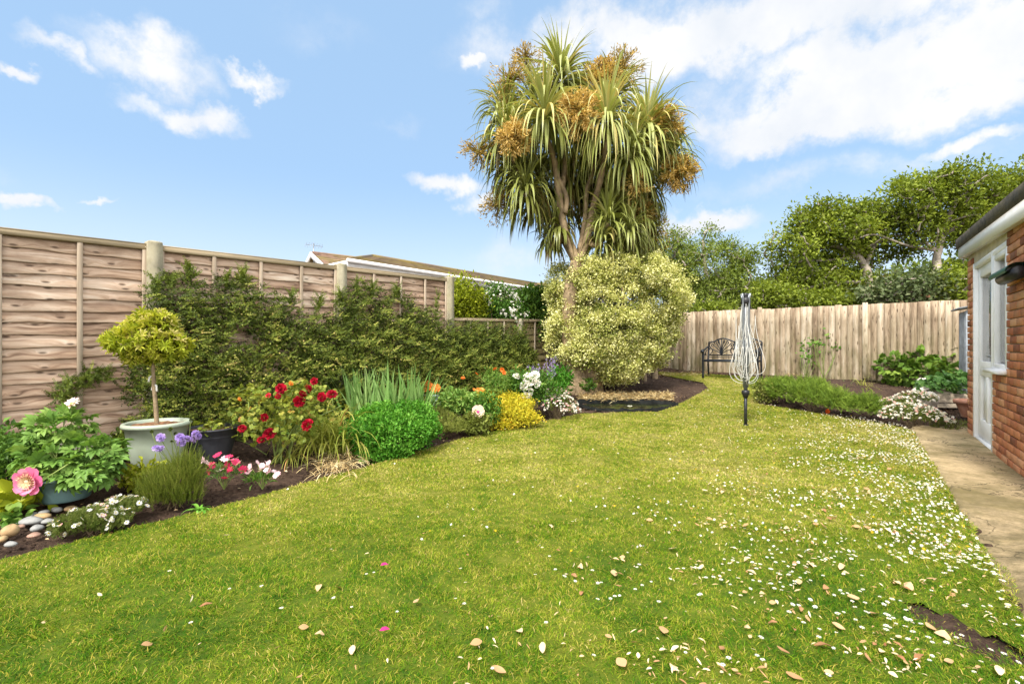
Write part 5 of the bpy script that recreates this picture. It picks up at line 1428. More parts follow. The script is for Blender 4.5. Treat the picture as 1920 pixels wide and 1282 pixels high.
def back(a):
    yb = BD + .04
    W2 = BW / 2
    tp_ = [(0, yb, .84), (.12, yb + .02, .855), (.2, yb + .03, .90), (.32, yb + .03, .93), (.44, yb + .03, .90), (W2 - .03, yb + .02, .855)]
    for k in range(2):
        off = k * W2
        tube(a, smooth_path([(p[0] + off + (.03 if k else 0) * 0, p[1], p[2]) for p in tp_] + ([(W2 + off, yb + .02, .85)]), 4), .017, 7)
        for m_ in (-1, 1):
            cx_ = off + W2 / 2
            # lily-like scroll leaves fanning from the bottom centre
            for (dx, h, curl) in ((.05, .36, .02), (.11, .33, .05), (.17, .26, .06), (.22, .16, .05)):
                tube(a, smooth_path([(cx_, yb, .54), (cx_ + m_ * dx * .35, yb, .54 + h * .45), (cx_ + m_ * dx, yb + .01, .54 + h * .85), (cx_ + m_ * (dx + curl * .5), yb + .01, .54 + h), (cx_ + m_ * (dx + curl), yb + .01, .54 + h * .86), (cx_ + m_ * (dx + curl * .55), yb + .01, .54 + h * .75)], 5), .0105, 6)
            tube(a, smooth_path([(cx_ + m_ * .26, yb, .55), (cx_ + m_ * .2, yb, .62), (cx_ + m_ * .23, yb, .70), (cx_ + m_ * .27, yb, .78), (cx_ + m_ * .22, yb, .83)], 5), .0095, 6)
        tube(a, [(off + W2 / 2, yb, .54), (off + W2 / 2, yb + .02, .91)], .010, 6)
    tube(a, [(0, yb - .01, .53), (BW, yb - .01, .53)], .016, 7); tube(a, [(0, yb - .02, .48), (BW, yb - .02, .48)], .010, 6)
    tube(a, [(W2, yb - .02, SHT), (W2, yb + .02, .86)], .016, 7)
bx('backrest', back)

# ================================================================== POTS AND BORDER PLANTS
def pot(parent, c, rt, rb, h, m, rim=.02, lip=.03, name='pot', soilmat=None):
    a = Acc(); prof = [(0, 0), (rb * .96, 0), (rb, .008), (rb * 1.01, .03), (rb + (rt - rb) * .5, h * .5), (rt - rim * .35, h - lip), (rt + rim * .4, h - lip + .004), (rt + rim * .7, h - lip * .5), (rt + rim * .4, h - .003), (rt, h), (rt - rim, h - .006), (rt - rim * 1.2, h * .75), (rb * .8, .02)]
    lathe(a, c, prof, 40); o = a.build(name, m, parent, smooth=True)
    s = Acc(); n = 24; rs = rt - rim * 1.15; zs = h - .028; an = np.arange(n) * 2 * pi / n
    V = [(c[0], c[1], c[2] + zs + .015)]
    for rr_ in (.35, .7, 1.0): V += [(c[0] + rs * rr_ * cos(t), c[1] + rs * rr_ * sin(t), c[2] + zs + R.normal(0, .006)) for t in an]
    f3 = [(0, 1 + i, 1 + (i + 1) % n) for i in range(n)]; f4 = [(1 + k * n + i, 1 + (k + 1) * n + i, 1 + (k + 1) * n + (i + 1) % n, 1 + k * n + (i + 1) % n) for k in range(2) for i in range(n)]
    s.add(V, [f3, f4]); s.build('potting_soil', soilmat or M['potsoil'], o); return o

# standard bush in the sage pot
pg = G(295, 872); 
t1 = thing('potted_tree', 'small standard tree with yellow green ball crown in a large sage green pot', 'potted plant', pg)
k_ = pg[1] / F
pot(t1, pg, 51 * k_, 38 * k_, 82 * k_, M['greenpot'], .024, .04)
a = Acc(); ps = smooth_path([pg + [-.0, 0, .3], P3(291, 750, pg[1]), P3(288, 715, pg[1]), P3(287, 675, pg[1])], 5); tube(a, ps, np.linspace(.017, .013, len(ps)), 8, jit=.05)
cb = [B(277, 640, pg[1], 58, 34), B(232, 638, pg[1] - .1, 28, 17), B(318, 650, pg[1], 34, 23), B(288, 607, pg[1], 34, 22), B(262, 662, pg[1], 32, 16)]
C_, O_ = blob_pts(cb, 560, .6, .16, 9, 4); twigs(a, [ps[-1], ps[-3]], C_[::5], .009, .003, 5); a.build('trunk', M['bark'], t1, smooth=True)
f = Acc()
WH = merge(*[(lambda V_: (np.c_[V_[:, 0] * cos(t) - V_[:, 1] * sin(t), V_[:, 0] * sin(t) + V_[:, 1] * cos(t), V_[:, 2] + V_[:, 1] * .0 + (.35 + .5 * ((t * 1.7) % 1)) * np.hypot(V_[:, 0], V_[:, 1])], LEAF8[1], LEAF8[2] + .03 * t))(LEAF8[0] * np.array([.30, 1, 1])) for t in np.arange(8) * 2 * pi / 8])
# whorls of leaves facing outward and up
n = len(C_); scatter(f, WH, C_, rdir(n), nrm(O_ + [0, 0, .5] + R.normal(0, .35, (n, 3))), R.uniform(.04, .062, n), R.uniform(.042, .064, n), R.uniform(.06, .09, n), R.normal(.50, .15, n) + .2 * (O_[:, 2] > .2))
C2, O2 = blob_pts(cb, 600, .3, .1, 9, 5); foliage(f, C2, O2, LEAF8, .06, .34, .30, .12)
f.build('crown', M['gold'], t1)
a = Acc()
for dz in (.0, -.07): 
    q = P3(279 + 6 * (dz < 0), 716, pg[1]) + [0, 0, dz]; tube(a, smooth_path([q, q + [.01, 0, .04], q + [.035, 0, .04], q + [.04, 0, -.01]], 4), .008, 6)
a.build('tie', M['cord'], t1)

# charcoal pot
pb = P3(398, 797, 4.25); pb[2] = float(ground(pb[0], pb[1])) - .01
hh = P3(398, 800, 4.25)[2] - pb[2]
t2 = thing('potted_plant', 'charcoal plastic pot with a pale leafy shoot between the sage pot and the rose', 'potted plant', pb)
pot(t2, pb, 43 * 4.25 / F, 30 * 4.25 / F, hh, M['blackpot'], .012, .02)
a = Acc(); b = Acc(); 
for k in range(7):
    q = pb + [R.normal(0, .03), R.normal(-.03, .03), hh - .06]; tq = q + [R.normal(0, .05), R.normal(-.05, .04), R.uniform(.05, .12)]; tube(b, [q, (q + tq) / 2 + [.01, 0, .02], tq], .003, 5)
    scatter(a, compound(5, k, .4, .5), np.array([tq] * 3), rdir(3), nrm(rdir(3) + [0, 0, 1.2]), .09, .09, .09, R.uniform(.4, .8, 3))
a.build('foliage', M['rose'], t2); b.build('stem', M['stem'], t2)

# peony in blue-green pot
pp = G(122, 934); kp = pp[1] / F
t3 = thing('potted_peony', 'leafy peony with pink and pale blooms in a low blue green pot', 'potted plant', pp)
pot(t3, pp, 50 * kp, 37 * kp, 46 * kp, M['bluepot'], .014, .02)
a = Acc(); b = Acc(); n = 420
cbl = [B(120, 850, pp[1] + .02, 66, 44), B(70, 850, pp[1], 30, 34), B(175, 862, pp[1], 42, 40), B(110, 800, pp[1] + .05, 48, 30), B(205, 845, pp[1] + .1, 24, 24), B(60, 822, pp[1] + .05, 18, 14), B(160, 890, pp[1] - .1, 40, 20), B(100, 880, pp[1] - .12, 40, 22)]
C_, O_ = blob_pts(cbl, n, .5, .15, 8, 3)
CP = [compound(5, k, .30, .6) for k in range(3)]
D_ = nrm(O_ + [0, 0, -.1] + R.normal(0, .4, (n, 3))); N_ = nrm([0, 0, 1.0] + O_ * .4 + R.normal(0, .35, (n, 3))); Ls = R.uniform(.09, .15, n)
for k in range(3): i = np.arange(n) % 3 == k; scatter(a, CP[k], C_[i] - D_[i] * .05, D_[i], N_[i], Ls[i], Ls[i], Ls[i], R.normal(.48, .13, i.sum()) + .18 * (C_[i, 2] - .35))
a.build('foliage', M['peony'], t3)
for i in range(40): t_ = C_[R.integers(n)]; tube(b, smooth_path([pp + [R.normal(0, .05), R.normal(0, .05), .13], pp + (t_ - pp) * .5 + [0, 0, .1], t_], 3), np.linspace(.005, .003, 7), 5, cap=False)
fl = Acc(); q = P3(57, 902, pp[1] - .28)
tube(b, smooth_path([pp + [-.05, -.05, .15], q + [.14, .1, .08], q + [.02, .03, -.02]], 4), .0045, 5)
FB = ball_flower(2, .72, .06); scatter(fl, flower(11, .6, .38, .25, 0, .70, 0, 3, 3), q, (.2, 0, 1), nrm([.12, -.9, .35]), .15, .15, .15, 0)
CEN = flower(22, .34, .07, .5, .1, .22, .22, 3, 5); scatter(fl, CEN, q + np.array([0, -.015, .005]), (.2, 0, 1), nrm([.12, -.9, .35]), .17, .17, .17, 0)
fl.build('bloom', M['pink'], t3)
for (px, py, s_, dy) in ((135, 757, .10, .1), (45, 829, .075, .05)):
    q = P3(px, py, pp[1] + dy); fl = Acc(); scatter(fl, flower(13, .55, .2, .25, .13, .75, .0, 2, 3), q, (1, 0, .1), nrm([0.1, -.6, .7]), s_, s_, s_, 0)
    fl.build('bloom', M['pale'], t3); tube(b, smooth_path([q - [0, 0, .01], q + [-.02, .02, -.1], q + [-.06, .05, -.24]], 3), .003, 5)
    scatter(fl, LEAF8, q, rdir(1), rdir(1), .0, .0, .0, 0)
b.build('stem', M['stem'], t3)

def zat(p): return float(ground(p[0], p[1]))
# left edge dark foliage + companions
q = G(20, 915); bush('border_plant', 'dark tangled leafy plant at the left edge behind the peony', 'plant', q, [B(10, 870, q[1] + .1, 48, 34), B(-30, 850, q[1] + .2, 50, 40), B(45, 880, q[1] + .2, 30, 24)], 130, 16, .05, M['peony'], .055, .5, .30)
q = G(30, 952); bush('border_plant', 'yellow green broad leaves low on the soil at the left edge', 'plant', q, [B(28, 940, q[1], 34, 13), B(60, 935, q[1], 20, 12)], 26, 3, .03, M['gold'], .11, .7, .45, T=LEAF8, inner=False, stems=5)
q = G(22, 972); bush('border_plant', 'small patch of round green leaves among the stones', 'plant', q, [B(26, 968, q[1], 16, 8)], 18, 3, .02, M['fern'], .06, .8, .6, T=LEAF8, inner=False, stems=3)

# rose bush
rb_ = G(520, 862); 
rs = thing('rose_bush', 'rose bush covered in dark red blooms in front of the wall shrub', 'shrub', rb_)
ry = rb_[1]
rbl = [B(520, 765, ry, 70, 36), B(465, 750, ry, 40, 24), B(570, 755, ry, 50, 30), B(605, 765, ry + .05, 36, 30), B(500, 800, ry - .05, 46, 24), B(560, 740, ry, 36, 20), B(450, 790, ry, 36, 18), B(545, 800, ry, 50, 26), B(430, 765, ry, 18, 10), B(420, 800, ry, 30, 10)]
C_, O_ = blob_pts(rbl, 1000, .45, .15, 8, 3); n = len(C_); a = Acc()
CR = [compound(5, k + 9, .42, .42) for k in range(3)]
D_ = nrm(O_ + R.normal(0, .6, (n, 3))); N_ = nrm([0, -.1, 1.0] + O_ * .3 + R.normal(0, .4, (n, 3))); Ls = R.uniform(.055, .10, n)
for k in range(3): i = np.arange(n) % 3 == k; scatter(a, CR[k], C_[i], D_[i], N_[i], Ls[i], Ls[i], Ls[i], R.normal(.55, .16, i.sum()))
a.build('foliage', M['rose'], rs)
b = Acc(); sk = []
for k in range(9):
    t_ = C_[R.integers(n)]; b0 = rb_ + [R.normal(0, .04), R.normal(0, .03), -.03]; pth = smooth_path([b0, b0 + (t_ - b0) * .45 + [0, 0, .1], t_], 5); tube(b, pth, np.linspace(.009, .005, len(pth)), 6); sk += list(pth)
twigs(b, sk, C_[::12], .006, .0025, 5); tube(b, smooth_path([G(500, 852) + [0, 0, .0], G(460, 845) + [0, 0, .08], P3(434, 822, ry)], 4), .005, 5)
b.build('stem', M['stem'], rs)
for j, (px, py, s_) in enumerate([(526, 728, 17), (579, 727, 16), (567, 739, 13), (561, 753, 18), (602, 744, 15), (622, 737, 17), (588, 714, 12), (497, 782, 13), (504, 811, 20), (574, 795, 20), (454, 802, 13), (489, 823, 12), (502, 741, 9), (522, 743, 10), (449, 748, 8), (545, 719, 8)]):
    q = P3(px, py, ry - .22 - .05 * R.random()); s_ = s_ * q[1] / F * 1.0; f = Acc(); scatter(f, ball_flower(j, .5 if j < 12 else .95, .15), q, rdir(1), nrm(np.array([[R.normal(0, .3), -.8, .5]])), s_, s_, s_, 0); f.build('bloom', M['red'] if j < 14 else M['orange'], rs)

# strap leaf clumps
def strapclump(name, label, cat, base, n, Lr, w, droop, el, m, tint=.5, spread=.06, dead=0.0, group=None):
    root = thing(name, label, cat, base, group=group); a = Acc(); az = R.uniform(0, 2 * pi, n); e = R.uniform(*el, n)
    D = np.c_[np.cos(az) * np.cos(e), np.sin(az) * np.cos(e), np.sin(e)]; P = np.asarray(base) + np.c_[R.normal(0, spread, n), R.normal(0, spread * .7, n), np.full(n, -.01)]
    t_ = R.normal(tint, .13, n); t_ = np.where(R.random(n) < dead, 1.0, t_); strap(a, P, D, R.uniform(*Lr, n), R.uniform(.7, 1.2, n) * w, R.uniform(.6, 1.3, n) * droop, 7, t_, taper=.8); a.build('leaves', m, root); return root
q = G(614, 850); strapclump('daffodil_leaves', 'yellowing strap leaves flopping beside the rose bush', 'plant', q + [.0, .08, 0], 300, (.40, .74), .015, 2.2, (.9, 1.5), M['daff'], .48, .12, .04)
q = G(545, 860); strapclump('daffodil_leaves', 'thin yellow green stalks arching from the rose bush foot', 'plant', q, 40, (.18, .34), .008, 2.2, (.5, 1.3), M['daff'], .5, .03, .1)
for (px, py, s_) in ((680, 800, 1.0), (720, 795, 1.0), (752, 790, .9)):
    pass
q = G(715, 815); q = q + [0, .35, 0]; q[2] = zat(q)
ir = thing('iris_clump', 'clump of upright grey green iris swords behind the mint', 'plant', q)
a = Acc(); n = 170; px_ = R.uniform(-.46, .44, n); P = q + np.c_[px_, R.normal(0, .1, n), np.zeros(n)]
az = R.uniform(0, 2 * pi, n); e = R.uniform(1.1, 1.5, n); D = np.c_[np.cos(az) * np.cos(e) + px_ * .35, np.sin(az) * np.cos(e) * .6, np.sin(e)]
strap(a, P, D, R.uniform(.50, .84, n), R.uniform(.028, .048, n), R.uniform(.05, .5, n), 7, R.normal(.52, .14, n), taper=.9); a.build('leaves', M['iris'], ir)
# mint
q = G(735, 846); my = q[1]
SPM = [spray(14, k + 20, .34, .20, .12, .2) for k in range(3)]
def sproutbush(name, label, base, blobs, n, L, m, tint, up=.9, T=None, cat='plant', shell=.55, wid=1.0, zmin=0.0, noise=.1, fr=7, tv=.12, rand=.35, group=None):
    root = thing(name, label, cat, base, group=group); a = Acc(); C_, O_ = blob_pts(blobs, n, shell, noise, fr, int(R.integers(1e6)), zmin); T = T or SPM
    D = nrm(O_ * .8 + [0, 0, up] + R.normal(0, rand, (n, 3))); N = nrm(R.normal(0, 1, (n, 3)) + O_ * .4); Ls = L * R.uniform(.7, 1.25, n); ti = tint + R.normal(0, tv, n) + .12 * pn(C_, 9, 3)
    for k in range(len(T)): i = np.arange(n) % len(T) == k; scatter(a, T[k], C_[i] - D[i] * Ls[i, None] * .6, D[i], N[i], Ls[i] * wid, Ls[i], Ls[i] * wid, ti[i])
    a.build('foliage', m, root); s = Acc()
    for t_ in C_[:: max(1, n // 40)]: tube(s, [np.asarray(base) + [R.normal(0, .03), R.normal(0, .03), -.02], (np.asarray(base) + t_) / 2 + [0, 0, .02], t_], .003, 4, cap=False)
    s.build('stem', M['dstem'], root); return root, C_, O_
bush('mint_clump', 'mound of bright green small leaved mint spilling to the lawn edge', 'plant', q, [B(735, 815, my + .1, 78, 44), B(690, 830, my, 42, 26), B(770, 800, my + .3, 50, 36), B(720, 790, my + .4, 55, 30), B(745, 835, my - .05, 40, 20), B(700, 850, my - .14, 40, 16), B(765, 832, my + .05, 34, 18), B(795, 815, my + .25, 26, 18), B(735, 850, my - .1, 36, 14)], 620, 42, .034, M['mint'], .030, .6, .54, shell=.72, noise=.22, fr=6, tv=.15, cv=.12, zmin=-.2, stems=20)
q = G(838, 815); sproutbush('thyme_mound', 'low olive brown mound of fine leaves at the lawn edge right of the mint', q, [B(835, 800, q[1] + .1, 42, 26), B(820, 785, q[1] + .3, 32, 22), B(850, 805, q[1], 28, 18)], 1500, .055, M['thyme'], .55, wid=1.2, up=.5, rand=.6)
sproutbush('border_plant', 'mixed green low leaves between the grey pot and the thyme mound', G(790, 795) + [0, .2, 0], [B(775, 775, q[1] + .5, 40, 18), B(840, 765, q[1] + .8, 30, 12)], 500, .07, M['fern'], .45)

# grey blue pot with orange flowers
q = G(808, 765); q[1] += .15; q[2] = zat(q); ky = q[1] / F
t4 = thing('potted_flowers', 'small grey blue ribbed pot of orange flowers behind the thyme mound', 'potted plant', q)
hp = P3(808, 738, q[1])[2] - q[2]; po = pot(t4, q, 20.5 * ky, 15 * ky, hp, M['greypot'], .012, .03)
a = Acc(); lathe(a, q, [(17.6 * ky, hp * .45), (18.4 * ky, hp * .47), (18.4 * ky, hp * .52), (18 * ky, hp * .54)], 30); a.build('band', M['greypot'], po, smooth=True)
a = Acc(); n = 34; az = R.uniform(0, 6.28, n); e = R.uniform(.8, 1.5, n); strap(a, q + np.c_[R.normal(0, .05, n), R.normal(0, .05, n), np.full(n, hp - .04)], np.c_[np.cos(az) * np.cos(e), np.sin(az) * np.cos(e), np.sin(e)], R.uniform(.15, .38, n), .018, R.uniform(.2, 2, n), 6, R.normal(.55, .2, n)); a.build('leaves', M['daff'], t4)
for j, (px, py, r_) in enumerate(((799, 725, 11), (817, 729, 9))):
    f = Acc(); c_ = P3(px, py, q[1] - .1); s_ = r_ * ky * 2.2; scatter(f, flower(7, .5, .34, .35, .12, .6, .1, 2, j), c_, (1, 0, 0), nrm([0, -.8, .5]), s_, s_, s_, 0); f.build('bloom', M['orange'], t4)
# tall orange geums
def stems_flowers(name, label, base_px, fl_px, Y, T, m, size, cat='flower', stemm=None, leafm=None, nl=0, face=(0, -.75, .6), tint=0, group=None, leafT=LEAF8, leafL=.08, leafR=.35, sw=.0028):
    b0 = G(*base_px); root = thing(name, label, cat, b0, group=group); s = Acc()
    for (px, py) in fl_px:
        c_ = P3(px, py, Y + R.normal(0, .03)); st_ = b0 + [R.normal(0, .04), R.normal(0, .04), -.02]
        tube(s, smooth_path([st_, st_ + (c_ - st_) * .5 + [R.normal(0, .02), 0, .03], c_], 4), sw, 4, cap=False)
        f = Acc(); z_ = size * Y / F * R.uniform(.85, 1.15); scatter(f, T, c_, rdir(1), nrm(np.array([face]) + R.normal(0, .2, (1, 3))), z_, z_, z_, tint + R.normal(0, .06)); f.build('bloom', m, root)
    s.build('stem', stemm or M['stem'], root)
    if nl:
        a = Acc(); P = b0 + np.c_[R.normal(0, .08, nl), R.normal(0, .06, nl), R.uniform(0, .1, nl)]; D = nrm(np.c_[R.normal(0, 1, (nl, 2)), R.uniform(.1, 1, nl)])
        scatter(a, leafT, P, D, np.c_[R.normal(0, .3, (nl, 2)), np.ones(nl)], leafL * leafR, leafL, leafL, R.normal(.5, .15, nl)); a.build('foliage', leafm, root)
    return root
OR = flower(7, .5, .36, .3, .12, .55, .1, 2, 1)
stems_flowers('geum', 'tall orange geum flowers on thin stems against the wall shrub', (895, 775), [(868, 709), (893, 701), (928, 692), (945, 699), (942, 693)], 6.6, OR, M['orange'], 9, leafm=M['fern'], nl=60)
stems_flowers('geum', 'two yellow orange blooms low between the grey pot and white flowers', (897, 770), [(889, 731), (897, 730), (903, 731)], 6.6, OR, M['orange'], 10, leafm=M['fern'], nl=30, tint=.4)
for lb, px, py, Y, rx, rz, m, lf_, ti in (('broad glossy green leaves right of the grey pot', 858, 752, 6.5, 26, 13, 'peony', .09, .62), ('feathery bright green foliage under the tall orange flowers', 928, 722, 6.9, 22, 24, 'fern', .05, .75), ('loose mixed green foliage left of the yellow shrub', 905, 765, 6.3, 30, 22, 'fern', .06, .5), ('green leafy growth beneath the pink poppy', 890, 790, 5.95, 20, 12, 'thyme', .05, .5)):
    base = np.array([(px - CX) / F * Y, Y, 0]); base[2] = zat(base); bush('border_plant', lb, 'plant', base, [B(px, py, Y, rx, rz), B(px + 8, py + 6, Y - .1, rx * .8, rz * .8)], 90, 14, .04, M[m], lf_, .4, ti)
stems_flowers('poppy', 'single pink poppy with dark centre above the lawn edge', (900, 800), [(897, 772)], 5.95, flower(5, .5, .62, .25, .13, .0, .6, 1, 4), M['pink'], 21, tint=.46, leafm=M['fern'], nl=20)
q = G(955, 800); bush('golden_shrub', 'golden yellow low shrub with orange tips at the lawn edge', 'shrub', q, [B(955, 780, q[1] + .1, 42, 24), B(925, 752, q[1] + .5, 26, 16), B(965, 762, q[1] + .3, 34, 20), B(985, 785, q[1], 22, 16), B(940, 795, q[1], 34, 12)], 380, 34, .038, M['goldshrub'], .032, .5, .46, shell=.6, noise=.2, fr=6, tv=.15, cv=.12, zmin=-.2, stems=14)
Y_ = 7.0; base = np.array([(985 - CX) / F * Y_, Y_, 0]); base[2] = zat(base)
wb = bush('white_rose_bush', 'leafy bush with round white blooms near the palm trunk', 'shrub', base, [B(985, 722, Y_, 34, 26), B(965, 735, Y_, 26, 20), B(1010, 725, Y_, 24, 24), B(1030, 740, Y_, 20, 16)], 150, 16, .05, M['fern'], .055, .5, .5)
for j, (px, py, s_) in enumerate([(969, 704, 9), (990, 708, 13), (1003, 702, 11), (1004, 715, 14), (983, 721, 13), (985, 740, 11), (994, 739, 9), (996, 731, 7)]):
    f = Acc(); z_ = s_ * Y_ / F * 1.35; scatter(f, ball_flower(j, .55, .04), P3(px, py, Y_ - .22), rdir(1), nrm(np.array([[0, -.7, .7]])), z_, z_, z_, 0); f.build('bloom', M['white'], wb)
# catmint spikes
Y_ = 7.4; base = np.array([(1012 - CX) / F * Y_, Y_, 0]); base[2] = zat(base); cm = thing('catmint', 'airy purple catmint spikes leaning out beside the palm trunk', 'plant', base); s = Acc(); f = Acc(); n = 26
for k in range(n):
    px, py = R.uniform(985, 1052), 0; py = 712 - R.uniform(10, 45) - (px > 1030) * 4; c_ = P3(px, py, Y_ + R.normal(0, .05)); st_ = base + [R.normal(0, .08), 0, .1]; pth = smooth_path([st_, (st_ + c_) / 2 + [0, 0, .05], c_], 6); tube(s, pth, .002, 4, cap=False)
    m_ = 26; tt = R.random(m_) * .3 + .7; P = pth[(tt * (len(pth) - 1)).astype(int)] + R.normal(0, .010, (m_, 3)); scatter(f, LEAF, P, rdir(m_), rdir(m_), .012, .02, .02, R.uniform(0, 1, m_))
f.build('blossom', M['purple'], cm); s.build('stem', M['stem'], cm)
bush('fern', 'fresh green fern at the foot of the palm trunk', 'plant', G(1045, 745), [B(1048, 712, 8.3, 18, 16), B(1040, 735, 8.0, 20, 16)], 60, 14, .05, M['mint'], .09, .25, .45)
# small ferns on the trunk foot
bush('ivy_tuft', 'small tuft of dark leaves between the two palm trunks', 'plant', G(1100, 733), [B(1101, 722, tb[1] - .25, 10, 8)], 20, 7, .025, M['laurel'], .08, .4, .4, inner=False, stems=3)

# Mexican daisies
DA = flower(11, .5, .16, .1, .14, .55, .0, 1, 2); DP = flower(11, .5, .16, .1, .14, 1.0, .0, 1, 3)
def daisies(name, label, base, blobs, nf, n, size=.024, pink=.15, leaf=.045, tint=.5, zmin=0.0, m='daisyleaf'):
    o, C_, O_ = sproutbush(name, label, base, blobs, n, leaf, M[m], tint, zmin=zmin)
    f = Acc(); P, O = blob_pts(blobs, nf, .95, .1, 7, 8, zmin); P = P + O * .015; P[:, 2] = np.maximum(P[:, 2], ground(P[:, 0], P[:, 1]) + .015); ar = R.random(nf) < pink; N = nrm(O + [0, -.3, .6] + R.normal(0, .35, (nf, 3))); sz_ = size * R.uniform(.8, 1.25, nf)
    scatter(f, DA, P[~ar], rdir((~ar).sum()), N[~ar], sz_[~ar], sz_[~ar], sz_[~ar], 0); scatter(f, DP, P[ar], rdir(ar.sum()), N[ar], sz_[ar], sz_[ar], sz_[ar], 0)
    tag(f.build('blossom', M['white'], o), kind='stuff'); return o
q = G(1045, 785); daisies('daisy_clump', 'frothy clump of tiny white and pink daisies at the left end of the pond', q, [B(1050, 765, q[1] + .1, 34, 24), B(1025, 760, q[1] + .2, 26, 22), B(1068, 772, q[1], 20, 16), B(1040, 745, q[1] + .4, 26, 18)], 420, 900, .03, .25)
q = G(175, 995); daisies('daisy_clump', 'spreading mat of small white daisies beside the stones at the near lawn edge', q, [B(165, 975, q[1], 48, 22), B(225, 955, q[1] + .2, 40, 20), B(125, 995, q[1] - .05, 26, 16), B(200, 980, q[1] + .05, 40, 18)], 85, 1500, .030, .12, .05)
# foreground heath shrub
q = G(325, 945); o, C_, O_ = sproutbush('heath_shrub', 'upright fine leaved olive green heath in front of the sage pot', q, [B(325, 915, q[1], 52, 42), B(355, 895, q[1], 32, 46), B(292, 905, q[1], 32, 32), B(335, 880, q[1] + .05, 26, 28), B(300, 925, q[1] - .03, 40, 20), B(350, 925, q[1] - .03, 34, 22)], 2000, .11, M['heath'], .48, up=1.6, T=[spray(30, k + 50, .2, .08, .03) for k in range(3)], shell=.3, wid=.8)
stems_flowers('scabious', 'lilac scabious flowers on thin stems before the sage pot', (345, 925), [(300, 820), (294, 839), (301, 840), (338, 819), (351, 821), (341, 829), (362, 822), (365, 811), (373, 817)], 3.35, ball_flower(5, .6, .1), M['purple'], 13, face=(0, -.5, .85))
stems_flowers('seed_heads', 'thin brown seed heads standing above the heath', (330, 925), [(284, 809), (319, 804), (322, 827), (328, 812), (358, 786), (375, 835)], 3.4, ball_flower(6, .1, .1), M['heath'], 6, face=(0, -.5, .85))
# dianthus
def posy(name, label, base, cpx, flw, Y, T, m, size, leafm, nl=140, tintr=(0, 0)):
    root = thing(name, label, 'flower', base); s = Acc()
    for (px, py, ti) in flw:
        c_ = P3(px, py, Y + R.normal(0, .03)); f = Acc(); z_ = size * Y / F * R.uniform(.85, 1.15); scatter(f, T, c_, rdir(1), nrm(np.array([[0, -.6, .8]]) + R.normal(0, .25, (1, 3))), z_, z_, z_, ti); f.build('bloom', m, root); tube(s, [base + [0, 0, -.01], (base + c_) / 2 + [0, 0, .02], c_], .002, 4, cap=False)
    s.build('stem', M['stem'], root); a = Acc(); P, O = blob_pts([B(cpx[0], cpx[1], Y, cpx[2], cpx[3])], nl, .2, .1, 8, 3, 0.0); foliage(a, P, O, LEAF, .05, .16, .5, .15, up=.6); a.build('foliage', leafm, root); return root
DI = flower(9, .5, .26, .12, .1, .0, .0, 1, 6)
q = G(420, 915); fl_ = [(x_, y_, t_) for x_, y_, t_ in [(408, 853, .7), (422, 860, .2), (429, 856, .75), (442, 866, .7), (448, 868, .25), (398, 872, .65), (400, 870, .15), (392, 884, .75), (426, 871, .7), (421, 875, .75), (413, 881, .2), (432, 880, .85), (455, 880, .85), (422, 896, .9), (388, 868, .2), (380, 862, .2), (437, 862, .5)]]
posy('dianthus', 'crimson and pink dianthus blooms beside the charcoal pot', q, (420, 892, 30, 22), fl_, q[1], DI, M['magenta'], 14, M['iris'])
q = G(492, 915); fl_ = [(490 + R.normal(0, 11), 877 + R.normal(0, 6), R.uniform(.0, .3)) for _ in range(18)] + [(463, 887, .2), (516, 892, .1), (467, 882, .2), (520, 888, .3)]
posy('pale_dianthus', 'cluster of pale pink dianthus near the lawn edge under the rose', q, (490, 903, 26, 18), fl_, q[1], DI, M['magenta'], 10, M['fern'])
q = G(375, 955); strapclump('weed', 'small rosette of pointed green leaves at the lawn edge', 'plant', q, 26, (.06, .14), .016, 1.6, (.2, 1.2), M['mint'], .7, .015)
q = G(630, 872); rt = thing('dead_foliage', 'tangled heap of withered straw coloured stems on the soil', 'dead plant', q); a = Acc(); n = 420
P = np.array([G(R.normal(632, 22), R.normal(872, 11)) for _ in range(n)]); P[:, 2] += R.uniform(0, .05, n); strap(a, P, nrm(np.c_[R.normal(size=(n, 2)), R.uniform(-.1, .5, n)]), R.uniform(.06, .22, n), R.uniform(.003, .009, n), R.uniform(.2, 2, n), 5, R.uniform(0, 1, n)); a.build('stems', M['straw'], rt)
q = G(500, 900)
# extra small fill plants in the far left border
for lb, px, py, m, ti in (('low dark leaves beneath the wall shrub behind the rose', 560, 800, 'peony', .3), ('low green leaves beneath the wall shrub behind the iris', 660, 770, 'fern', .35), ('low tangled leaves under the wall shrub left of the sage pot', 232, 838, 'hedge', .4), ('fine leafy growth between the grey pot and the iris', 770, 755, 'thyme', .5), ('grassy tuft beside the white blooms', 940, 745, 'thyme', .6), ('small sprouting plant on the soil beside the sage pot', 262, 893, 'gold', .5)):
    q = G(px, py + 18); s_ = .6 if 'sprouting' in lb else 1; bush('border_plant', lb, 'plant', q, [B(px, py, q[1], 34 * s_, 16 * s_), B(px + 20, py + 4, q[1], 24 * s_, 12 * s_)], int(80 * s_), 12, .04, M[m], .05, .5, ti)

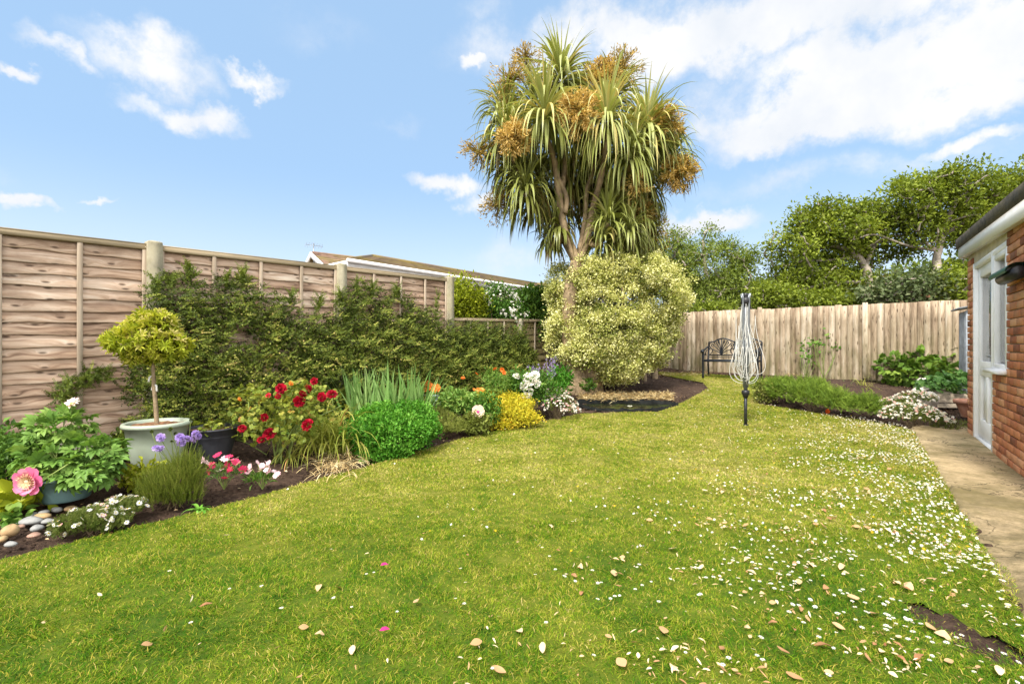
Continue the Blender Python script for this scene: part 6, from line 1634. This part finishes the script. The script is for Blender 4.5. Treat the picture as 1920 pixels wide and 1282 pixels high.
# stones
def stone(px, py, r, m, label, fl=.55):
    q = G(px, py + r * .3); Y = q[1]; a = Acc(); n = 14; k = r * Y / F; V = []
    rr = R.uniform(.75, 1.2, 3)
    for i in range(9):
        th = pi * i / 8
        for j in range(n): 
            ph = 2 * pi * j / n; d = np.array([sin(th) * cos(ph), sin(th) * sin(ph), cos(th)]); rad = 1 + .1 * sin(3 * ph + px) * sin(th) + .07 * cos(2 * ph + py)
            V.append(q + d * rad * k * np.array([1.15 * rr[0], .9 * rr[1], fl * rr[2]]) + [0, 0, k * fl * .45])
    Q = [(i * n + j, (i + 1) * n + j, (i + 1) * n + (j + 1) % n, i * n + (j + 1) % n) for i in range(8) for j in range(n)]
    a.add(V, [Q]); o = a.build('stone', M[m], smooth=True, loc=q); tag(o, label, 'stone', 'rounded stones at the near left lawn edge')
for args in ((20, 996, 14, 'stonet', 'large tan brown stone at the left edge of the pile', .9), (58, 975, 15, 'stoneg', 'largest grey speckled stone in the middle of the pile'), (38, 978, 6, 'stoneg', 'small grey stone touching the left side of the largest grey one'), (60, 964, 9, 'stoneg', 'flat grey stone just behind the largest grey stone'),
             (80, 967, 11, 'stonet', 'flat pale tan stone behind and right of the largest grey one'), (69, 989, 9, 'stoneg', 'light flat stone in front of the largest grey stone'), (89, 976, 11, 'stoneg', 'grey flat stone half hidden by the daisy mat'), (40, 986, 7, 'stoner', 'small orange brown stone below the largest grey stone'), (3, 1010, 9, 'stonet', 'tan stone cut by the left picture edge'),
             (20, 1019, 10, 'stoneg', 'flat pale stone below the large tan stone'), (64, 1001, 11, 'stoner', 'long flat reddish stone at the front of the pile', .35), (83, 959, 8, 'stoneg', 'dark grey stone at the back of the pile'), (106, 955, 8, 'stoneg', 'small grey stone nearest the peony pot'), (131, 952, 9, 'stonet', 'pale stone right of the pile behind the daisy mat')):
    stone(*args)

# ================================================================== FAR RIGHT BED
CN = [spray(34, k + 70, .24, .10, .03) for k in range(3)]
row = [(1437, 752), (1475, 760), (1520, 768), (1570, 776), (1620, 786)]
bl_ = []
for (px, py) in row:
    q = G(px, py); bl_ += [B(px, py - 18, q[1] - .02, 38, 32)]
q = G(1530, 770)
bl2 = [b_ for b_ in bl_[1:]] + [B(1510, 732, G(1500, 760)[1] + .3, 50, 26), B(1455, 728, G(1470, 752)[1] + .2, 44, 24), B(1600, 760, G(1600, 782)[1] + .2, 46, 20)]
sproutbush('prostrate_conifer', 'long low feathery green conifer along the right lawn edge', q, bl2, 3600, .14, M['conifer'], .60, T=CN, cat='shrub', shell=.6, wid=1.3, up=.25, rand=.5, noise=.2)
q = G(1432, 757); bush('border_shrub', 'small round pale leaved shrub at the left end of the low conifer', 'shrub', q, [B(1434, 735, q[1] + .1, 20, 20)], 90, 14, .04, M['varieg'], .04, .5, .32)
q = G(1710, 800); daisies('daisy_clump', 'large frothy mound of white and pink daisies by the end of the path', q, [B(1708, 782, q[1] + .05, 48, 24), B(1690, 764, q[1] + .4, 36, 20), B(1742, 788, q[1], 34, 18), B(1720, 748, q[1] + .5, 30, 14)], 620, 1700, .034, .22, .06)
q = G(1790, 803) ; sproutbush('border_plant', 'low mossy green ground cover at the far end of the path', q, [B(1795, 795, q[1], 30, 8), B(1770, 800, q[1], 24, 7)], 260, .05, M['daisyleaf'], .6)
q = G(1750, 715) ; rp = thing('raspberry_canes', 'leafy green raspberry plants against the right end of the back fence', 'plant', q)
ry_ = q[1] - .45; a = Acc(); rb2 = [B(1760, 685, ry_ + .3, 42, 34), B(1720, 690, ry_ + .2, 38, 26), B(1680, 690, ry_ + .2, 26, 20), B(1790, 670, ry_ + .3, 24, 22), B(1735, 705, ry_, 50, 20), B(1775, 665, ry_ + .4, 30, 16)]
C_, O_ = blob_pts(rb2, 900, .5, .15, 5, 3); n = len(C_); D_ = nrm(O_ + R.normal(0, .5, (n, 3))); N_ = nrm([0, -.3, 1.0] + O_ * .4 + R.normal(0, .35, (n, 3))); Ls = R.uniform(.16, .26, n)
scatter(a, compound(5, 60, .5, .5), C_, D_, N_, Ls, Ls, Ls, R.normal(.5, .16, n)); a.build('foliage', M['rasp'], rp); s = Acc()
for t_ in C_[::14]: tube(s, smooth_path([q + [R.normal(0, .25), R.normal(.1, .1), -.02], (q + t_) / 2, t_], 3), .005, 5, cap=False)
s.build('stem', M['dstem'], rp)
for lb, px, py, Y in (('thin climber with few leaves growing up the fence boards at its centre', 1545, 650, 11.2), ('sparse sprig low on the fence beside the climber', 1512, 660, 11.2)):
    Y = 22.62 / ((px - CX) / F + 1.357) - .15; b0 = P3(px, 696, Y); b0[2] = zat(b0); o = thing('fence_climber', lb, 'plant', b0); a = Acc(); s = Acc(); tp__ = [P3(px + R.normal(0, 12), py + R.normal(0, 12), Y) for _ in range(9)]
    for t_ in tp__:
        tube(s, smooth_path([b0, (b0 + t_) / 2 + [R.normal(0, .05), 0, 0], t_], 4), .005, 5); n = 6; scatter(a, LEAF8, t_ + R.normal(0, .06, (n, 3)), rdir(n), nrm(rdir(n) + [0, -.8, .3]), .06, .08, .08, R.uniform(.4, .8, n))
    a.build('foliage', M['fern'], o); s.build('stem', M['stem'], o)
q = G(1620, 735); strapclump('weed', 'tuft of thin pale grass on the dug soil in front of the fence', 'plant', q, 60, (.25, .5), .008, 1.4, (.6, 1.4), M['daff'], .5, .05)
q = G(1590, 730); strapclump('weed', 'thin grassy stalks left of the pale tuft on the dug soil', 'plant', q, 24, (.2, .4), .007, 1.2, (.7, 1.4), M['iris'], .6, .05)
q = G(1660, 712); bush('border_plant', 'low olive plant at the foot of the fence left of the raspberries', 'plant', q, [B(1655, 704, q[1], 26, 8), B(1690, 706, q[1], 22, 9)], 90, 14, .05, M['thyme'], .05, .4, .45)
# strawberry planter: stacked stone
q = G(1785, 765); sp_ = thing('stone_planter', 'rough stacked stone planter full of strawberry leaves by the brick corner', 'planter', q)
a = Acc()
for i, (dz, w, d) in enumerate(((.04, .95, .5), (.12, .88, .46), (.19, .92, .48))):
    V = []; n = 30
    for k in range(n): 
        an = 2 * pi * k / n; c_ = abs(cos(an)) ** .6 * np.sign(cos(an)); s_ = abs(sin(an)) ** .6 * np.sign(sin(an)); r_ = 1 + R.normal(0, .03)
        V.append(q + [c_ * w / 2 * r_ + .1, s_ * d / 2 * r_ + .25, dz - .035]); V.append(q + [c_ * w / 2 * r_ + .1, s_ * d / 2 * r_ + .25, dz + .03 + R.normal(0, .004)])
    V.append(q + [.1, .25, dz + .03]); Q = [(2 * k, 2 * ((k + 1) % n), 2 * ((k + 1) % n) + 1, 2 * k + 1) for k in range(n)]; T3 = [(2 * k + 1, 2 * ((k + 1) % n) + 1, 2 * n) for k in range(n)]; a.add(V, [Q, T3])
a.build('stone_course', M['slab'], sp_)
a = Acc(); C_, O_ = blob_pts([B(1790, 725, q[1] + .2, 40, 20), B(1765, 735, q[1] + .1, 34, 16), B(1815, 730, q[1] + .2, 24, 20)], 230, .5, .15, 6, 3, 0.0); n = len(C_)
scatter(a, compound(3, 61, .62, .5), C_, nrm(O_ + R.normal(0, .5, (n, 3))), nrm([0, -.3, 1.0] + O_ * .3 + R.normal(0, .3, (n, 3))), .15, .15, .15, R.normal(.5, .16, n)); a.build('foliage', M['berry'], sp_)
# pale stones and weathered stone beside
for args in ((1731, 722, 11, 'palestone', 'pale upright cast stone ornament beside the planter', 1.2), (1722, 735, 12, 'palestone', 'pale rough stone left of the planter', .7), (1745, 745, 14, 'palestone', 'blotchy pale boulder between daisies and planter', .8), (1760, 722, 16, 'slab', 'flat brown slab leaning behind the pale ornament', .3)):
    q = G(args[0], args[1] + args[2] + 14); px, py, r, m, lb, fl = args; a = Acc(); n = 12; k = r * q[1] / F; V = []; c_ = P3(px, py, q[1])
    for i in range(8):
        th = pi * i / 7
        for j in range(n): ph = 2 * pi * j / n; V.append(c_ + np.array([sin(th) * cos(ph), sin(th) * sin(ph) * .8, cos(th) * fl]) * k * (1 + .16 * sin(2.3 * ph + px) * sin(th * 2) + R.normal(0, .04)))
    V = np.array(V); V[-n:, 2] = q[2] - .02; V[-2 * n:-n, 2] = q[2] + .0
    a.add(V, [[(i * n + j, (i + 1) * n + j, (i + 1) * n + (j + 1) % n, i * n + (j + 1) % n) for i in range(7) for j in range(n)]]); tag(a.build('garden_stone', M[m], smooth=True, loc=q), lb, 'stone')
q = G(1822, 782); tpot = thing('terracotta_pot', 'empty terracotta pot half hidden by the brick corner', 'plant pot', q); pot(tpot, q, .19, .12, .26, M['terra'], .03, .06)
# loose terracotta piece by the conifer
q = G(1550, 777); a = Acc(); scatter(a, LEAF8, q + np.array([0, 0, .01]), (.4, .1, 1), (0, -1, .2), .08, .09, .05, .1); tag(a.build('fallen_leaf', M['orange'], loc=q), 'bright orange fallen leaf standing at the conifer edge', 'leaf')

# ================================================================== DAISIES AND FALLEN LEAVES ON THE LAWN
def lawn_points(n, dens):
    x = R.uniform(-5, 6, n); y = R.uniform(1.3, 10, n); k = inpoly(x, y, LAWN) & (np.abs(x) < 1.1 * y) & (R.random(n) < dens(x, y)) & (bare_d(x, y) > 1.0); return x[k], y[k]
def ddens(x, y):
    e = (.63 + .737 * y - x) * .805           # distance from the path edge
    return np.clip(np.exp(-np.maximum(e, 0) / .55) * (.65 + 1.1 * pn(np.c_[x, y], 3, 61)) * sstep(1.2, 2.4, y) + .11 * np.exp(-np.maximum(e, 0) / .95) * (.5 + 1.6 * pn(np.c_[x, y], 2.2, 62)).clip(0, 3) * sstep(1.5, 3, y) + .0006, 0, 1)
x, y = lawn_points(120000, ddens); n = len(x)
LD = flower(11, .5, .17, .18, .15, .5, .0, 1, 4)
P = np.c_[x, y, ground(x, y) + R.uniform(.022, .045, n)]; order = np.argsort(P[:, 1])
ind, rest = order[:300], order[300:]
f = Acc(); m_ = len(rest); s_ = R.uniform(.010, .019, m_); scatter(f, LD, P[rest], rdir(m_), nrm(np.c_[R.normal(0, .3, m_), R.normal(-.2, .3, m_), np.ones(m_)]), s_, s_, s_, R.normal(0, .01, m_) + (R.random(m_) < .09) * -.6)
tag(f.build('lawn_daisies', M['white']), 'carpet of tiny white daisies in the lawn towards the path', 'daisies', kind='stuff')
protos = []
for k in range(4):
    f = Acc(); scatter(f, LD, np.zeros((1, 3)), (0, 1, 0), nrm([[.2 * cos(k * 1.6), .3 * sin(k * 1.6) - .1, 1]]), 1, 1, 1, 0); o = f.build('lawn_daisy', M['white']); protos.append(o)
for c_, i in enumerate(ind):
    o = protos[c_] if c_ < 4 else protos[c_ % 4].copy()
    if c_ >= 4: COL.objects.link(o)
    s_ = R.uniform(.013, .021); o.location = P[i]; o.scale = (s_,) * 3; o.rotation_euler = (0, 0, R.uniform(0, 6.28)); tag(o, 'small white daisy flowering in the near part of the lawn', 'daisy', 'single daisies in the near lawn')
# fallen leaves
def pdens(x, y):
    e = (.66 + .737 * y - x) * .805
    return np.clip(np.exp(-((e - .7) / .75) ** 2) * np.exp(-np.maximum(y - 3.4, 0) / 1.2) * np.clip(.3 + 1.6 * pn(np.c_[x, y], 3.5, 71), .05, 2) + .015, 0, 1)
x, y = lawn_points(42000, pdens); n = len(x); f = Acc()
scatter(f, LEAF8, np.c_[x, y, ground(x, y) + R.uniform(.010, .03, n)], nrm(np.c_[R.normal(size=(n, 2)), R.normal(0, .3, n)]), np.c_[R.normal(0, .5, (n, 2)), np.ones(n)], R.uniform(.003, .010, n), R.uniform(.010, .034, n), .02, R.uniform(.1, 1.0, n))
tag(f.build('dry_petals', M['litter']), 'tiny dry petals and straw bits sunk in the lawn near the path', 'petal litter', kind='stuff')
lp = []
def ldens(x, y):
    e = (.63 + .737 * y - x) * .805
    return np.clip(np.exp(-((e - .75) / .7) ** 2) * np.exp(-np.maximum(y - 2.6, 0) / .9) * np.clip(.35 + 1.5 * pn(np.c_[x, y], 3.5, 71), .02, 2) + .003, 0, 1)
x, y = lawn_points(14000, ldens); k = R.permutation(len(x))[:262]; x = x[k]; y = y[k]
lprot = []
for k in range(8):
    n = 9; V = []; w = R.uniform(.2, .42); cu = R.uniform(-.5, .6); tw = R.uniform(-.5, .5)
    for i in range(n):
        t_ = i / (n - 1); wd = w * sin(pi * min(max(t_, .03), .985)) ** .7; V += [(-wd + .05 * sin(t_ * 4 + k), t_ - .5, cu * abs(t_ - .5) + .12 * (wd ** 1) + tw * wd * .3), (0, t_ - .5, cu * abs(t_ - .5)), (wd, t_ - .5, cu * abs(t_ - .5) + .12 * wd - tw * wd * .3)]
    V = np.array(V); q = [(3 * i + j, 3 * i + j + 1, 3 * i + 4 + j, 3 * i + 3 + j) for i in range(n - 1) for j in range(2)]
    V = np.r_[V, V - [0, 0, .02]]; q += [tuple(v + 3 * n for v in f_[::-1]) for f_ in q]
    a = Acc(); a.add(V, [q], .1 + .11 * k); lprot.append(a.build('fallen_leaf', M['litter'], smooth=True))
placed = 0
manual = [(1543, 1218, .075, 0), (1468, 1233, .045, 1), (893, 1217, .045, 2), (1165, 1254, .055, 3), (1400, 1055, .04, 4), (1410, 1077, .042, 5), (1160, 1084, .042, 0), (1307, 990, .03, 1), (1244, 1190, .055, 2), (780, 1137, .04, 3), (598, 1102, .045, 4), (1017, 1220, .04, 5), (1090, 1115, .035, 0), (1160, 1110, .03, 1), (1640, 1155, .06, 2), (1600, 1130, .06, 3), (1550, 1110, .06, 0), (1490, 1065, .05, 1), (1520, 1060, .05, 5), (1745, 1180, .06, 2), (1770, 1195, .06, 4), (935, 1270, .06, 3), (1490, 1274, .06, 1), (386, 1144, .045, 0), (276, 1213, .04, 2), (634, 1105, .04, 2), (600, 1196, .035, 4), (660, 1225, .035, 5)]
for i, (px, py, s_, k_) in enumerate(manual): q = G(px, py); lp.append((q[0], q[1], s_, k_))
for xx, yy in zip(x, y): lp.append((xx, yy, R.uniform(.016, .046), int(R.integers(8))))
used_p = set()
for (xx, yy, s_, k_) in lp[:290]:
    s_ *= .85 if s_ > .05 else 1
    if k_ in used_p: o = lprot[k_].copy(); COL.objects.link(o)
    else: o = lprot[k_]; used_p.add(k_)
    o.location = (xx, yy, float(ground(xx, yy)) + R.uniform(.012, .030)); o.scale = (s_ * R.uniform(.7, 1), s_, s_); o.rotation_euler = (R.normal(0, .25), R.normal(0, .25), R.uniform(0, 6.28)); tag(o, 'dry cream and tan fallen leaf lying on the lawn', 'leaf', 'fallen leaves scattered over the lawn')
for (px, py, lb) in ((711, 1197, 'curled magenta petal on the near middle of the lawn'), (713, 1071, 'small dark pink petal on the lawn behind the curled one')):
    q = G(px, py) + [0, 0, .03]; a = Acc(); scatter(a, LEAF8, q, (.8, .3, .1), (.1, -.5, 1), .018, .04, .06, 1.2); tag(a.build('petal', M['pink'], loc=q), lb, 'petal')
